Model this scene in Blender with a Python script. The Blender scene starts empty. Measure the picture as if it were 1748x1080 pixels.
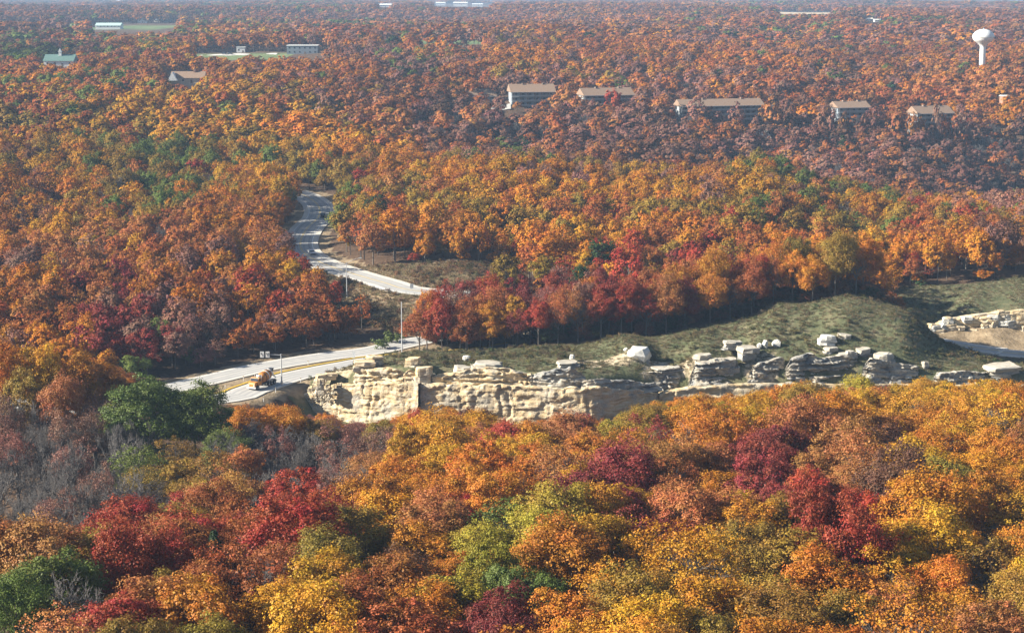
import bpy, bmesh, math, random
import numpy as np
from math import radians as RAD
from mathutils import Vector, Matrix

rnd = random.Random(7)
NP = np.random.default_rng(11)
scene = bpy.context.scene
col = scene.collection

# ------------------------------------------------------------------ camera
CZ = 90.0
FPX = 3000.0
PITCH = math.atan(552 / 3000)
cam_d = bpy.data.cameras.new("camera")
cam_d.sensor_width = 36
cam_d.lens = 36 * FPX / 1748
cam_d.clip_start = 1
cam_d.clip_end = 30000
cam = bpy.data.objects.new("camera", cam_d)
cam.location = (0, 0, CZ)
cam.rotation_euler = (math.pi / 2 - PITCH, 0, 0)
col.objects.link(cam)
scene.camera = cam

# ------------------------------------------------------------------ sky and sun
SUN_EL = 27.0
SUN_TO = Vector((-math.cos(RAD(SUN_EL)) * math.cos(RAD(7)), -math.cos(RAD(SUN_EL)) * math.sin(RAD(7)), math.sin(RAD(SUN_EL))))
world = bpy.data.worlds.new("World")
scene.world = world
world.use_nodes = True
wn = world.node_tree.nodes
sky = wn.new("ShaderNodeTexSky")
sky.sky_type = 'NISHITA'
sky.sun_disc = False
sky.sun_elevation = RAD(SUN_EL)
sky.sun_rotation = math.atan2(SUN_TO.x, SUN_TO.y)
sky.altitude = 300
bg = wn["Background"]
bg.inputs[1].default_value = 0.05
world.node_tree.links.new(sky.outputs[0], bg.inputs[0])
sun_d = bpy.data.lights.new("sun", 'SUN')
sun_d.energy = 5.0
sun_d.angle = RAD(0.5)
sun_d.color = (1.0, 0.93, 0.80)
sun = bpy.data.objects.new("sun", sun_d)
sun.rotation_euler = (-SUN_TO).to_track_quat('-Z', 'Y').to_euler()
col.objects.link(sun)

vs = scene.view_settings
vs.view_transform = 'Standard'
vs.look = 'None'
vs.exposure = 1.38
vs.gamma = 1
vs.use_curve_mapping = False
scene.cycles.max_bounces = 3
scene.cycles.diffuse_bounces = 1
scene.cycles.glossy_bounces = 2
scene.cycles.transmission_bounces = 3
scene.cycles.volume_bounces = 0
scene.cycles.use_denoising = True
scene.cycles.denoiser = 'OPENIMAGEDENOISE'
scene.cycles.use_adaptive_sampling = False

# ------------------------------------------------------------------ helpers
CP, SP = math.cos(PITCH), math.sin(PITCH)
def at(px, py, Y):
    """the point seen at that place of the photograph, Y metres out"""
    r = (px - 874) / FPX; d = (py - 540) / FPX
    dy = CP - d * SP; dz = -SP - d * CP
    return Vector((r / dy * Y, Y, CZ + dz / dy * Y))
def plane(px, py, z=0.0):
    d = (py - 540) / FPX
    dy = CP - d * SP; dz = -SP - d * CP
    t = (z - CZ) / dz
    return Vector(((px - 874) / FPX * t, dy * t, z))
def proj(x, y, z):
    f = y * CP - (z - CZ) * SP; u = y * SP + (z - CZ) * CP
    return 874 + FPX * x / f, 540 - FPX * u / f

def tag(o, label=None, cat=None, group=None, kind=None):
    if label: o["label"] = label
    if cat: o["category"] = cat
    if group: o["group"] = group
    if kind: o["kind"] = kind
    return o
def empty(name, loc, rz=0.0):
    o = bpy.data.objects.new(name, None)
    o.location = loc; o.rotation_euler = (0, 0, rz); o.empty_display_size = 0.5
    col.objects.link(o)
    return o
def link(name, me, parent=None, loc=None, rot=None, mat=None):
    o = bpy.data.objects.new(name, me)
    if mat is not None:
        me.materials.clear(); me.materials.append(mat)
    if parent is not None: o.parent = parent
    if loc is not None: o.location = loc
    if rot is not None: o.rotation_euler = rot
    col.objects.link(o)
    return o
def mesh_np(name, verts, quads=None, tris=None, smooth=False):
    me = bpy.data.meshes.new(name)
    verts = np.asarray(verts, np.float32)
    me.vertices.add(len(verts)); me.vertices.foreach_set("co", verts.ravel())
    loops = []; starts = []; tot = 0
    if quads is not None and len(quads):
        q = np.asarray(quads, np.int32); loops.append(q.ravel()); starts.append(np.arange(len(q)) * 4 + tot); tot += q.size
    if tris is not None and len(tris):
        q = np.asarray(tris, np.int32); loops.append(q.ravel()); starts.append(np.arange(len(q)) * 3 + tot); tot += q.size
    loops = np.concatenate(loops).astype(np.int32); starts = np.concatenate(starts).astype(np.int32)
    me.loops.add(len(loops)); me.loops.foreach_set("vertex_index", loops)
    me.polygons.add(len(starts)); me.polygons.foreach_set("loop_start", starts)
    me.update(calc_edges=True)
    if smooth: me.polygons.foreach_set("use_smooth", np.ones(len(starts), bool))
    return me
def fattr(me, name, vals, typ='FLOAT', dom='POINT'):
    a = me.attributes.new(name, typ, dom)
    a.data.foreach_set("vector" if typ == 'FLOAT_VECTOR' else "value", np.asarray(vals, np.float32 if typ != 'INT' else np.int32).ravel())

class MB:
    """collects boxes, prisms and tubes of one part"""
    def __init__(s): s.v = []; s.f = []
    def add(s, vs, fs):
        b = len(s.v); s.v += [tuple(v) for v in vs]; s.f += [tuple(i + b for i in f) for f in fs]
    def box(s, x0, x1, y0, y1, z0, z1):
        s.add([(x0,y0,z0),(x1,y0,z0),(x1,y1,z0),(x0,y1,z0),(x0,y0,z1),(x1,y0,z1),(x1,y1,z1),(x0,y1,z1)],
              [(3,2,1,0),(4,5,6,7),(0,1,5,4),(1,2,6,5),(2,3,7,6),(3,0,4,7)])
        return s
    def tube(s, pts, rad, n=6, cap=True):
        pts = [Vector(p) for p in pts]; rings = []
        for i, p in enumerate(pts):
            d = (pts[min(i+1, len(pts)-1)] - pts[max(i-1, 0)]).normalized()
            a = d.orthogonal().normalized(); b = d.cross(a)
            r = rad[i] if isinstance(rad, (list, tuple)) else rad
            rings.append([p + (a * math.cos(2*math.pi*k/n) + b * math.sin(2*math.pi*k/n)) * r for k in range(n)])
        fs = []
        for i in range(len(pts) - 1):
            for k in range(n):
                fs.append((i*n+k, i*n+(k+1) % n, (i+1)*n+(k+1) % n, (i+1)*n+k))
        if cap:
            fs.append(tuple(range(n))[::-1]); fs.append(tuple((len(pts)-1)*n + k for k in range(n)))
        s.add([v for r in rings for v in r], fs)
        return s
    def lathe(s, prof, n=24, axis='Z', c=(0,0,0)):
        vs = []
        for r, h in prof:
            for k in range(n):
                a = 2*math.pi*k/n; u, v = r*math.cos(a), r*math.sin(a)
                vs.append((c[0]+u, c[1]+v, c[2]+h) if axis == 'Z' else (c[0]+h, c[1]+u, c[2]+v) if axis == 'X' else (c[0]+u, c[1]+h, c[2]+v))
        fs = [(i*n+k, i*n+(k+1) % n, (i+1)*n+(k+1) % n, (i+1)*n+k) for i in range(len(prof)-1) for k in range(n)]
        s.add(vs, fs); return s
    def prism(s, poly, a, b, axis='Y'):
        n = len(poly)
        mk = (lambda p, t: (p[0], t, p[1])) if axis == 'Y' else (lambda p, t: (t, p[0], p[1])) if axis == 'X' else (lambda p, t: (p[0], p[1], t))
        s.add([mk(p, a) for p in poly] + [mk(p, b) for p in poly],
              [tuple(range(n)), tuple(range(2*n-1, n-1, -1))] + [(i, i+n, (i+1) % n + n, (i+1) % n) for i in range(n)])
        return s
    def mesh(s, name, smooth=False):
        me = bpy.data.meshes.new(name); me.from_pydata(s.v, [], s.f); me.update()
        bm = bmesh.new(); bm.from_mesh(me); bmesh.ops.recalc_face_normals(bm, faces=bm.faces); bm.to_mesh(me); bm.free()
        if smooth:
            for p in me.polygons: p.use_smooth = True
        return me
    def build(s, name, mat, parent=None, smooth=False, loc=None, rot=None):
        return link(name, s.mesh(name, smooth), parent, loc, rot, mat)

# value noise
def _h(ix, iy, iz, sd):
    n = (ix * 374761393 + iy * 668265263 + iz * 1274126177 + sd * 974634777) & 0xffffffff
    n = ((n ^ (n >> 13)) * 1274126177) & 0xffffffff
    n = n ^ (n >> 16)
    return (n & 0xffff) / 65535.0
def vnoise(x, y, z=0.0, sd=0):
    x, y, z = np.broadcast_arrays(np.asarray(x, float), np.asarray(y, float), np.asarray(z, float))
    ix, iy, iz = np.floor(x).astype(np.int64), np.floor(y).astype(np.int64), np.floor(z).astype(np.int64)
    fx, fy, fz = x - ix, y - iy, z - iz
    fx, fy, fz = [t * t * (3 - 2 * t) for t in (fx, fy, fz)]
    r = 0
    for a in (0, 1):
        for b in (0, 1):
            for c in (0, 1):
                r = r + _h(ix+a, iy+b, iz+c, sd) * (fx if a else 1-fx) * (fy if b else 1-fy) * (fz if c else 1-fz)
    return r
def fbm(x, y, z=0.0, sd=0, o=4):
    r = 0; a = 0.5; t = 0
    for i in range(o):
        r = r + a * vnoise(x * 2**i, y * 2**i, np.asarray(z) * 2**i, sd + i); t += a; a *= .5
    return r / t

# ------------------------------------------------------------------ materials
def new_mat(name):
    m = bpy.data.materials.new(name); m.use_nodes = True
    nt = m.node_tree; nt.nodes.clear()
    out = nt.nodes.new("ShaderNodeOutputMaterial")
    return m, nt, out
def N(nt, typ, **kw):
    n = nt.nodes.new(typ)
    for k, v in kw.items():
        if k.startswith('i_'): n.inputs[int(k[2:])].default_value = v
        else: setattr(n, k, v)
    return n
def ramp(nt, fac, stops):
    r = nt.nodes.new("ShaderNodeValToRGB")
    e = r.color_ramp.elements
    while len(e) < len(stops): e.new(0.5)
    for k, (p, c) in enumerate(stops):
        e[k].position = p; e[k].color = (*c, 1)
    nt.links.new(fac, r.inputs[0]); return r.outputs[0]
def noise_fac(nt, scale, detail=5, vec=None, rough=.6):
    n = N(nt, "ShaderNodeTexNoise"); n.inputs['Scale'].default_value = scale; n.inputs['Detail'].default_value = detail; n.inputs['Roughness'].default_value = rough
    if vec is not None: nt.links.new(vec, n.inputs['Vector'])
    return n.outputs['Fac']
def mapping(nt, scale, coord='Object'):
    t = N(nt, "ShaderNodeTexCoord"); m = N(nt, "ShaderNodeMapping"); m.inputs['Scale'].default_value = scale
    nt.links.new(t.outputs[coord], m.inputs[0]); return m.outputs[0]
def bump(nt, h, strength, dist):
    b = N(nt, "ShaderNodeBump"); b.inputs['Strength'].default_value = strength; b.inputs['Distance'].default_value = dist
    nt.links.new(h, b.inputs['Height']); return b.outputs[0]
def simple(name, c, rough=.6, metal=0., var=.15, scale=1.5):
    m, nt, out = new_mat(name)
    p = N(nt, "ShaderNodeBsdfPrincipled"); p.inputs['Roughness'].default_value = rough; p.inputs['Metallic'].default_value = metal
    f = noise_fac(nt, scale, 4, mapping(nt, (1, 1, 1)))
    c2 = ramp(nt, f, [(.3, tuple(x * (1 - var) for x in c)), (.7, tuple(min(1, x * (1 + var)) for x in c))])
    nt.links.new(c2, p.inputs['Base Color']); nt.links.new(p.outputs[0], out.inputs[0])
    return m
M = {}
for k, a in dict(white=((.78,.78,.76),.5), offwhite=((.62,.60,.55),.6), tanroof=((.25,.165,.11),.9), brownroof=((.22,.16,.12),.8), greenroof=((.11,.19,.17),.6),
                 motelwall=((.13,.135,.14),.8), motelpale=((.34,.35,.35),.7), darkglass=((.025,.03,.04),.15), steel=((.45,.46,.47),.45), pole=((.42,.43,.44),.5),
                 timber=((.23,.16,.10),.9), tyre=((.02,.02,.02),.9), blackpaint=((.02,.022,.03),.3), whitepaint=((.75,.76,.78),.3), orange=((.55,.22,.04),.45),
                 chrome=((.6,.6,.6),.25), yellowpaint=((.55,.36,.04),.7), concrete=((.55,.52,.47),.85), bark=((.13,.105,.085),.95), barepale=((.125,.112,.105),.95),
                 redlamp=((.4,.02,.02),.3), lampglass=((.8,.8,.75),.2), signback=((.35,.36,.37),.5), brick=((.30,.17,.12),.9), teal=((.45,.62,.58),.5),
                 soil=((.32,.22,.14),.95), signblack=((.02,.02,.02),.6), bluegrey=((.22,.26,.30),.6), tanwall=((.5,.42,.32),.8)).items():
    M[k] = simple(k, *a)

def leaf_mat(name, instanced):
    m, nt, out = new_mat(name)
    if instanced:
        c = N(nt, "ShaderNodeAttribute", attribute_type='INSTANCER', attribute_name='tcol').outputs['Vector']
    else:
        c = N(nt, "ShaderNodeObjectInfo").outputs['Color']
    lv = N(nt, "ShaderNodeAttribute", attribute_type='GEOMETRY', attribute_name='lv').outputs['Fac']
    cv = N(nt, "ShaderNodeAttribute", attribute_type='GEOMETRY', attribute_name='cv').outputs['Fac']
    hue = N(nt, "ShaderNodeMapRange"); hue.inputs[3].default_value = .487; hue.inputs[4].default_value = .515
    nt.links.new(cv, hue.inputs[0])
    val = N(nt, "ShaderNodeMapRange"); val.inputs[3].default_value = .84 if instanced else .70; val.inputs[4].default_value = 1.16 if instanced else 1.30
    nt.links.new(lv, val.inputs[0])
    hs = N(nt, "ShaderNodeHueSaturation")
    nt.links.new(hue.outputs[0], hs.inputs['Hue']); nt.links.new(val.outputs[0], hs.inputs['Value']); nt.links.new(c, hs.inputs['Color'])
    p = N(nt, "ShaderNodeBsdfPrincipled"); p.inputs['Roughness'].default_value = .55; p.inputs['Specular IOR Level'].default_value = .06 if instanced else .18
    t = N(nt, "ShaderNodeBsdfTranslucent")
    nt.links.new(hs.outputs[0], p.inputs['Base Color']); nt.links.new(hs.outputs[0], t.inputs[0])
    mx = N(nt, "ShaderNodeMixShader"); mx.inputs[0].default_value = .16
    nt.links.new(p.outputs[0], mx.inputs[1]); nt.links.new(t.outputs[0], mx.inputs[2]); nt.links.new(mx.outputs[0], out.inputs[0])
    return m
M['leaf'] = leaf_mat('leaf', False)
M['leaf_mass'] = leaf_mat('leaf_mass', True)

def ground_mat():
    m, nt, out = new_mat('ground')
    vec = mapping(nt, (1, 1, 1))
    n1 = noise_fac(nt, .06, 6, vec); n2 = noise_fac(nt, .9, 5, vec); n3 = noise_fac(nt, .25, 5, vec)
    litter = ramp(nt, n2, [(.3, (.07,.045,.03)), (.55, (.115,.072,.045)), (.75, (.17,.11,.07))])
    green = ramp(nt, n3, [(.3, (.075,.085,.042)), (.5, (.12,.125,.065)), (.62, (.17,.15,.085)), (.78, (.24,.20,.13))])
    dry = ramp(nt, n3, [(.3, (.16,.12,.07)), (.5, (.27,.20,.125)), (.7, (.36,.28,.18))])
    field = ramp(nt, n1, [(.35, (.10,.16,.06)), (.65, (.19,.22,.10))])
    stone = ramp(nt, n2, [(.35, (.42,.31,.20)), (.6, (.58,.47,.33))])
    c = litter
    for nm, src in (('w_green', green), ('w_dry', dry), ('w_field', field), ('w_stone', stone)):
        a = N(nt, "ShaderNodeAttribute", attribute_type='GEOMETRY', attribute_name=nm).outputs['Fac']
        ad = N(nt, "ShaderNodeMath", operation='MULTIPLY_ADD'); nt.links.new(n2, ad.inputs[0]); ad.inputs[1].default_value = .9; ad.inputs[2].default_value = -.45
        sm = N(nt, "ShaderNodeMath", operation='ADD', use_clamp=True); nt.links.new(a, sm.inputs[0]); nt.links.new(ad.outputs[0], sm.inputs[1])
        st = N(nt, "ShaderNodeMapRange"); st.inputs[1].default_value = .35; st.inputs[2].default_value = .65; nt.links.new(sm.outputs[0], st.inputs[0])
        mx = N(nt, "ShaderNodeMix", data_type='RGBA'); nt.links.new(st.outputs[0], mx.inputs[0]); nt.links.new(c, mx.inputs[6]); nt.links.new(src, mx.inputs[7]); c = mx.outputs[2]
    p = N(nt, "ShaderNodeBsdfPrincipled"); p.inputs['Roughness'].default_value = 1; p.inputs['Specular IOR Level'].default_value = .1
    nt.links.new(c, p.inputs['Base Color']); nt.links.new(bump(nt, n2, .8, .5), p.inputs['Normal']); nt.links.new(p.outputs[0], out.inputs[0])
    return m
M['ground'] = ground_mat()

def rock_mat(name, warm, pale, grey):
    m, nt, out = new_mat(name)
    vec = mapping(nt, (.35, .35, 2.2)); v2 = mapping(nt, (1, 1, 1)); v3 = mapping(nt, (1.6, 1.6, .22))
    strata = noise_fac(nt, 1.0, 6, vec); blot = noise_fac(nt, .22, 5, v2); stain = noise_fac(nt, 1., 5, v3); fine = noise_fac(nt, 3.0, 6, v2)
    c1 = ramp(nt, strata, [(.28, tuple(x*.62 for x in warm)), (.48, warm), (.62, pale), (.8, tuple(min(1, x*1.12) for x in pale))])
    f = ramp(nt, blot, [(.47, (0,0,0)), (.62, (1,1,1))])
    mx = N(nt, "ShaderNodeMix", data_type='RGBA'); nt.links.new(f, mx.inputs[0]); nt.links.new(c1, mx.inputs[6])
    g = ramp(nt, fine, [(.35, tuple(x*.6 for x in grey)), (.65, grey)]); nt.links.new(g, mx.inputs[7])
    f2 = ramp(nt, stain, [(.60, (0,0,0)), (.74, (.75,.75,.75))])
    mx2 = N(nt, "ShaderNodeMix", data_type='RGBA'); nt.links.new(f2, mx2.inputs[0]); nt.links.new(mx.outputs[2], mx2.inputs[6]); mx2.inputs[7].default_value = (.36, .20, .09, 1)
    p = N(nt, "ShaderNodeBsdfPrincipled"); p.inputs['Roughness'].default_value = .95; p.inputs['Specular IOR Level'].default_value = .15
    nt.links.new(mx2.outputs[2], p.inputs['Base Color'])
    ad = N(nt, "ShaderNodeMath", operation='ADD'); nt.links.new(strata, ad.inputs[0]); nt.links.new(fine, ad.inputs[1])
    nt.links.new(bump(nt, ad.outputs[0], .8, .22), p.inputs['Normal']); nt.links.new(p.outputs[0], out.inputs[0])
    return m
M['rock'] = rock_mat('limestone', (.60,.45,.26), (.72,.62,.44), (.56,.50,.40))
M['rock2'] = rock_mat('shaded_grey_limestone', (.44,.39,.31), (.54,.51,.44), (.30,.30,.29))  # grey limestone, its colour darkened further for the outcrop's shade
M['rockwhite'] = rock_mat('pale_limestone', (.66,.64,.58), (.76,.75,.70), (.58,.57,.53))

def road_mat(name, a, b):
    m, nt, out = new_mat(name)
    v = mapping(nt, (1, 1, 1)); f = noise_fac(nt, .35, 6, v); g = noise_fac(nt, 9, 3, v)
    c = ramp(nt, f, [(.3, a), (.7, b)])
    c2 = ramp(nt, g, [(.3, (.82,.82,.82)), (.7, (1,1,1))])
    mx = N(nt, "ShaderNodeMix", data_type='RGBA', blend_type='MULTIPLY'); mx.inputs[0].default_value = 1; nt.links.new(c, mx.inputs[6]); nt.links.new(c2, mx.inputs[7])
    p = N(nt, "ShaderNodeBsdfPrincipled"); p.inputs['Roughness'].default_value = .9
    nt.links.new(mx.outputs[2], p.inputs['Base Color']); nt.links.new(p.outputs[0], out.inputs[0]); return m
M['shoulder'] = road_mat('pale_concrete', (.58,.54,.47), (.68,.63,.55))
M['lane'] = road_mat('worn_asphalt', (.42,.41,.385), (.52,.50,.465))
M['track'] = road_mat('wheel_track', (.33,.325,.32), (.39,.38,.365))

# ------------------------------------------------------------------ terrain
def tps(pts):
    P = np.array([(p[0], p[1]) for p in pts]); z = np.array([p[2] for p in pts]); n = len(P)
    d = np.linalg.norm(P[:, None] - P[None], axis=2); K = np.where(d > 0, d * d * np.log(np.maximum(d, 1e-12)), 0) + np.eye(n) * 7e-6
    A = np.zeros((n + 3, n + 3)); A[:n, :n] = K; A[:n, n] = 1; A[:n, n+1:] = P; A[n, :n] = 1; A[n+1:, :n] = P.T
    w = np.linalg.solve(A, np.concatenate([z, np.zeros(3)]))
    def ev(a, b):
        r = np.full(a.shape, w[n]) + w[n+1] * a + w[n+2] * b
        for i in range(n):
            d2 = np.maximum((a - P[i, 0])**2 + (b - P[i, 1])**2, 1e-20); r += w[i] * d2 * .5 * np.log(d2)
        return r
    return ev
COLS = (-700, 0, 437, 874, 1311, 1748, 2450)
def ab(px, Y): return ((px - 874) / FPX * 1.0, math.log(Y) * .25)
def rows(table):
    out = []
    for Y, zs in table:
        for px, z in zip(COLS, zs):
            if z is not None: out.append((*ab(px, Y), z))
    return out
FRONT = rows([
    (60, (20,20,20,20,20,20,20)), (110, (18,18,18,18,18,18,18)), (150, (16,16,16,16,16,16,16)), (200, (15,15,15.5,15,14.5,14,14)),
    (230, (8,8,11,13.5,13.5,13.5,13)), (260, (1,1,4.5,10,12.5,13,13)), (300, (0,0,1.5,5,9,11,11)), (322, (4,4,1,2,6,8,8)), (340, (7,6.5,0,-1,3,6,6)),
    (375, (1,.5,-.4,-7,-5,-3,-3)), (420, (1,0,-.3,-8,-8,-8,-8))])
BACK = rows([
    (360, (2,0,-.3,None,None,None,None)), (400, (1,0,-.3,None,None,None,None)),
    (450, (1,.5,.0,None,None,None,None)), (500, (1,.5,1.5,2,3,None,4)), (560, (3,1.5,4,4,4,5,6)), (650, (9,8,7,7.5,8,3,-2)),
    (750, (14,14,12,11,8,-10,-14)), (850, (21,20,18,0,-14,-29,-32)), (950, (27,27,25,6,-9,-19,-21)), (1030, (28,29,29,25.5,18.5,14,12)),
    (1100, (31,31,31,30,25,21,20)), (1216, (34,34,34,33,32,31,31)), (1600, (42,42,41,41,42,42,42)), (2200, (50,50,48,48,48,48,49)),
    (3500, (54,55,54,54,54,54,54)), (6000, (50,50,50,50,50,50,50)), (9500, (34,)*7)])
for px, py, Y in [(560,640,399),(612,628,400),(700,624,399),(800,630,399),(900,628,400),(980,622,401),(1080,607,404),(1080,640,400.5),(1200,598,409),(1200,645,400.5),(1300,585,411),(1300,640,401),
                  (1440,568,413),(1440,640,401),(1540,590,410),(1540,645,402),(1600,630,406),(1680,632,406),(1748,636,406),(1850,640,406),
                  (640,604,425),(715,588,432),(800,594,430),(900,592,430),(1000,585,431),(1100,576,433),(1200,560,436),(1300,535,440),(1440,505,440),(1500,518,436),
                  (1560,543,432),(1640,592,428),(1690,613,426),(1748,630,424),
                  (1200,540,450),(1320,513,455),(1440,497,452),(1000,572,448),(800,576,450)]:
    p = at(px, py, Y); BACK.append((*ab(px, Y), p.z))
for px, Y, z in [(600,455,-.2),(700,470,0),(874,470,1.5),(1100,478,1),(1311,485,1),(1440,478,2),(1748,470,-6.3),(1690,468,-6.2),(1850,474,-6.3),(1600,486,-5.5),
                 (1660,487,-6),(1748,487,-6),(1850,487,-6),(1615,488,-5),(1600,494,-3.5),(1660,497,0.2),(1748,496,1.2),(1850,496,1.6),(1590,515,1),(1660,522,2.5),(1748,525,4.2),(1850,525,5),(1560,535,2.5),
                 (560,520,1.5),(620,500,1),(640,480,.3),(700,490,1.8),(780,540,6.5),(680,540,5.2),(850,540,5)]:
    BACK.append((*ab(px, Y), z))

# roads: centre lines on the ground
def dense(pts, step=2.5):
    pts = [Vector(p) for p in pts]; n = len(pts); out = []
    for i in range(n - 1):
        p0, p1, p2, p3 = pts[max(i-1, 0)], pts[i], pts[i+1], pts[min(i+2, n-1)]
        k = max(2, int((p2 - p1).length / step))
        for j in range(k):
            t = j / k
            out.append(.5 * ((2*p1) + (p2-p0)*t + (2*p0-5*p1+4*p2-p3)*t*t + (3*p1-p0-3*p2+p3)*t**3))
    out.append(pts[-1]); return out
ROAD_A = dense([(-230,345,0), (-165,362,0), (-118,379,0), plane(250,668), plane(345,650), plane(450,625.5), plane(556,608), plane(635,598), (-22,456,0), (10,470,.8), (45,481,1.3), (78,486,.3), (102,483,-2.8), plane(1660,592,-5.6), plane(1705,598,-6.1), plane(1748,604,-6.3), (185,464,-6.4), (260,470,-6)])
ROAD_L = dense([(-230,328,0), (-165,345,0), (-118,361,0), (-88,375,0), plane(388,678), plane(424,666.5), plane(487,645), plane(529,635), plane(598,622), plane(650,614), (-10,438,0), (2,447,0)])
ROAD_B = dense([(78,487,.9), (40,492,2.2), (5,499,3.4), plane(715,496.5,4.2), plane(655,482,4.3), plane(590,463,4.4), plane(545,446.5,4.6), plane(518,430,4.9), plane(513,412,5.3), plane(524,390,5.9),
                plane(543,371,6.6), plane(545,355,7.4), plane(533,341,8.3), plane(505,328,9.3), plane(450,316,10.5), plane(380,300,12)])
W_A, W_L, W_B = 9.4, 9.2, 12.2
ROADS = [(ROAD_A, W_A), (ROAD_L, W_L), (ROAD_B, W_B)]
for p in ROAD_B[::8]:
    BACK.append((p.x / (p.y * CP + (CZ - p.z) * SP), math.log(p.y) * .25, p.z - .3))
for px, Y, z in [(480,384,-3.6),(505,394,-5),(470,402,-2.2),(440,394,-.8),(540,380,-6),(600,378,-7)]: FRONT.append((*ab(px, Y), z))
evF, evB = tps(FRONT), tps(BACK)
WALLPX = [(-900,385),(300,385),(460,411),(490,407),(502,403),(530,400.8),(560,398.4),(640,394.6),(700,391.6),(714,391.4),(721,394.6),(870,392.8),(1000,390.4),(1020,391.4),(1060,394),(1130,398.8),(1300,398),(1748,399),(2600,399)]
WX = np.array([at(a, 660, b).x for a, b in WALLPX]); WY = np.array([b for a, b in WALLPX])
RP = [(np.array([(p.x, p.y, p.z) for p in r]), w) for r, w in ROADS]
def height(x, y, noise=True):
    x = np.asarray(x, float); y = np.asarray(y, float)
    yy = np.maximum(y, 60); f = yy * CP + 82 * SP
    a = np.clip(x / f, -.52, .52); b = np.log(np.clip(yy, 60, 9500)) * .25
    zf = evF(a, np.minimum(b, math.log(420) * .25)); zb = evB(a, np.maximum(b, math.log(355) * .25))
    wy = np.interp(x, WX, WY); t = np.clip((y - wy - .6) / 2.2, 0, 1); t = t * t * (3 - 2 * t)
    tl = np.clip((y - 360) / 30, 0, 1); left = np.clip((x + 72) / 8, 0, 1)
    t = tl * (1 - left) + t * left
    z = zf * (1 - t) + zb * t
    if noise:
        amp = np.clip((y - 1080) / 500, 0, 1) * 22
        z = z + amp * (fbm(x / 420, y / 300, 0, 5, 3) - .5) + (fbm(x / 14, y / 14, 0, 9, 3) - .5) * np.where(y < 800, 1.0, 2.0)
    return z
def road_dist(x, y):
    best = np.full(np.shape(x), 1e9); bz = np.zeros(np.shape(x)); near = (np.abs(x) < 300) & (y > 270) & (y < 900)
    xi, yi = x[near], y[near]; b = np.full(xi.shape, 1e9); z = np.zeros(xi.shape)
    for P, w in RP:
        for i in range(len(P)):
            d = np.hypot(xi - P[i, 0], yi - P[i, 1]) - w / 2
            k = d < b; b[k] = d[k]; z[k] = P[i, 2]
    best[near] = b; bz[near] = z
    return best, bz
def ground(x, y):
    x = np.atleast_1d(np.asarray(x, float)); y = np.atleast_1d(np.asarray(y, float))
    z = height(x, y); d, rz = road_dist(x, y)
    t = np.clip((d - 1.0) / 7.0, 0, 1); t = t * t * (3 - 2 * t)
    zz = (rz - .22) * (1 - t) + z * t
    return np.where(d < 8, zz, z)

def axis(fine, lo, hi):
    out = []
    for a, b, s in fine: out += list(np.arange(a, b, s))
    out.append(fine[-1][1])
    s = fine[-1][2]; v = out[-1]
    while v < hi: s *= 1.13; v += s; out.append(v)
    s = fine[0][2]; v = out[0]; pre = []
    while v > lo: s *= 1.25; v -= s; pre.append(v)
    return np.array(pre[::-1] + out)
gx = axis([(-240,-110,5), (-110,135,2.2), (135,260,5)], -7000, 7000)
gy = axis([(120,370,5), (370,540,1.7), (540,800,4)], -900, 9800)
GX, GY = np.meshgrid(gx, gy)
gz = ground(GX.ravel(), GY.ravel())
nv = len(gx); idx = np.arange(len(gy) * nv).reshape(len(gy), nv)
quads = np.stack([idx[:-1, :-1], idx[:-1, 1:], idx[1:, 1:], idx[1:, :-1]], -1).reshape(-1, 4)
gme = mesh_np('ground', np.stack([GX.ravel(), GY.ravel(), gz], 1), quads, smooth=True)
gpx, gpy = proj(GX.ravel(), np.maximum(GY.ravel(), 1), gz)

# open ground: (px, py, rx m, ry m, kind)
def in_poly(px, py, poly):
    c = np.zeros(np.shape(px), bool); n = len(poly)
    for i in range(n):
        x1, y1 = poly[i]; x2, y2 = poly[(i+1) % n]
        k = ((y1 > py) != (y2 > py)) & (px < (x2-x1) * (py-y1) / (y2-y1 + 1e-9) + x1); c ^= k
    return c
# plan outlines of the grassy ground, in metres
def plan(pts): return [(at(a, 600, Y).x, Y) for a, Y in pts]
MOUND = plan([(440,404),(470,412),(560,425),(612,436),(640,441),(700,436),(800,431),(900,431),(1000,432),(1100,434),(1200,438),(1300,444),(1440,443),(1482,449),(1500,468),(1560,478),(2300,482),(2300,391),(1000,391),(700,386),(520,392)])
EASTBANK = plan([(1520,478),(2300,482),(2300,545),(1748,533),(1640,528),(1530,530)])
VERGE = plan([(540,545),(600,520),(720,505),(900,510),(900,556),(800,546),(700,547),(620,552),(575,560)])
LOWBANK = plan([(505,552),(560,535),(720,500),(740,474),(690,462),(655,470),(600,480),(580,495),(520,525)])
CLEAR = []   # far clearings: (px, py, half-width m, half-depth m, field?)
for c in [(235,47,95,95,1),(775,71,55,60,1),(395,95,85,34,1),(800,9,110,70,1),(1375,21,120,90,2),(1000,16,300,90,1),(1294,204,10,9,1),(1446,212,8,5,1),(846,180,13,5,1),(120,108,34,24,0),(320,140,26,22,0),(1690,112,30,20,1),(110,47,90,50,2)]:
    CLEAR.append(c)
def ray_ground(px, py):
    Y = np.geomspace(300, 9000, 1500); d = (py - 540) / FPX; dy = CP - d * SP; dz = -SP - d * CP
    z = CZ + dz / dy * Y; x = (px - 874) / FPX / dy * Y; h = height(x, Y)
    k = np.argmax(z < h) if (z < h).any() else -1
    return Vector((x[k], Y[k], h[k]))
CL = [(ray_ground(a, b), rx, ry, kd) for a, b, rx, ry, kd in CLEAR]
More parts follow.
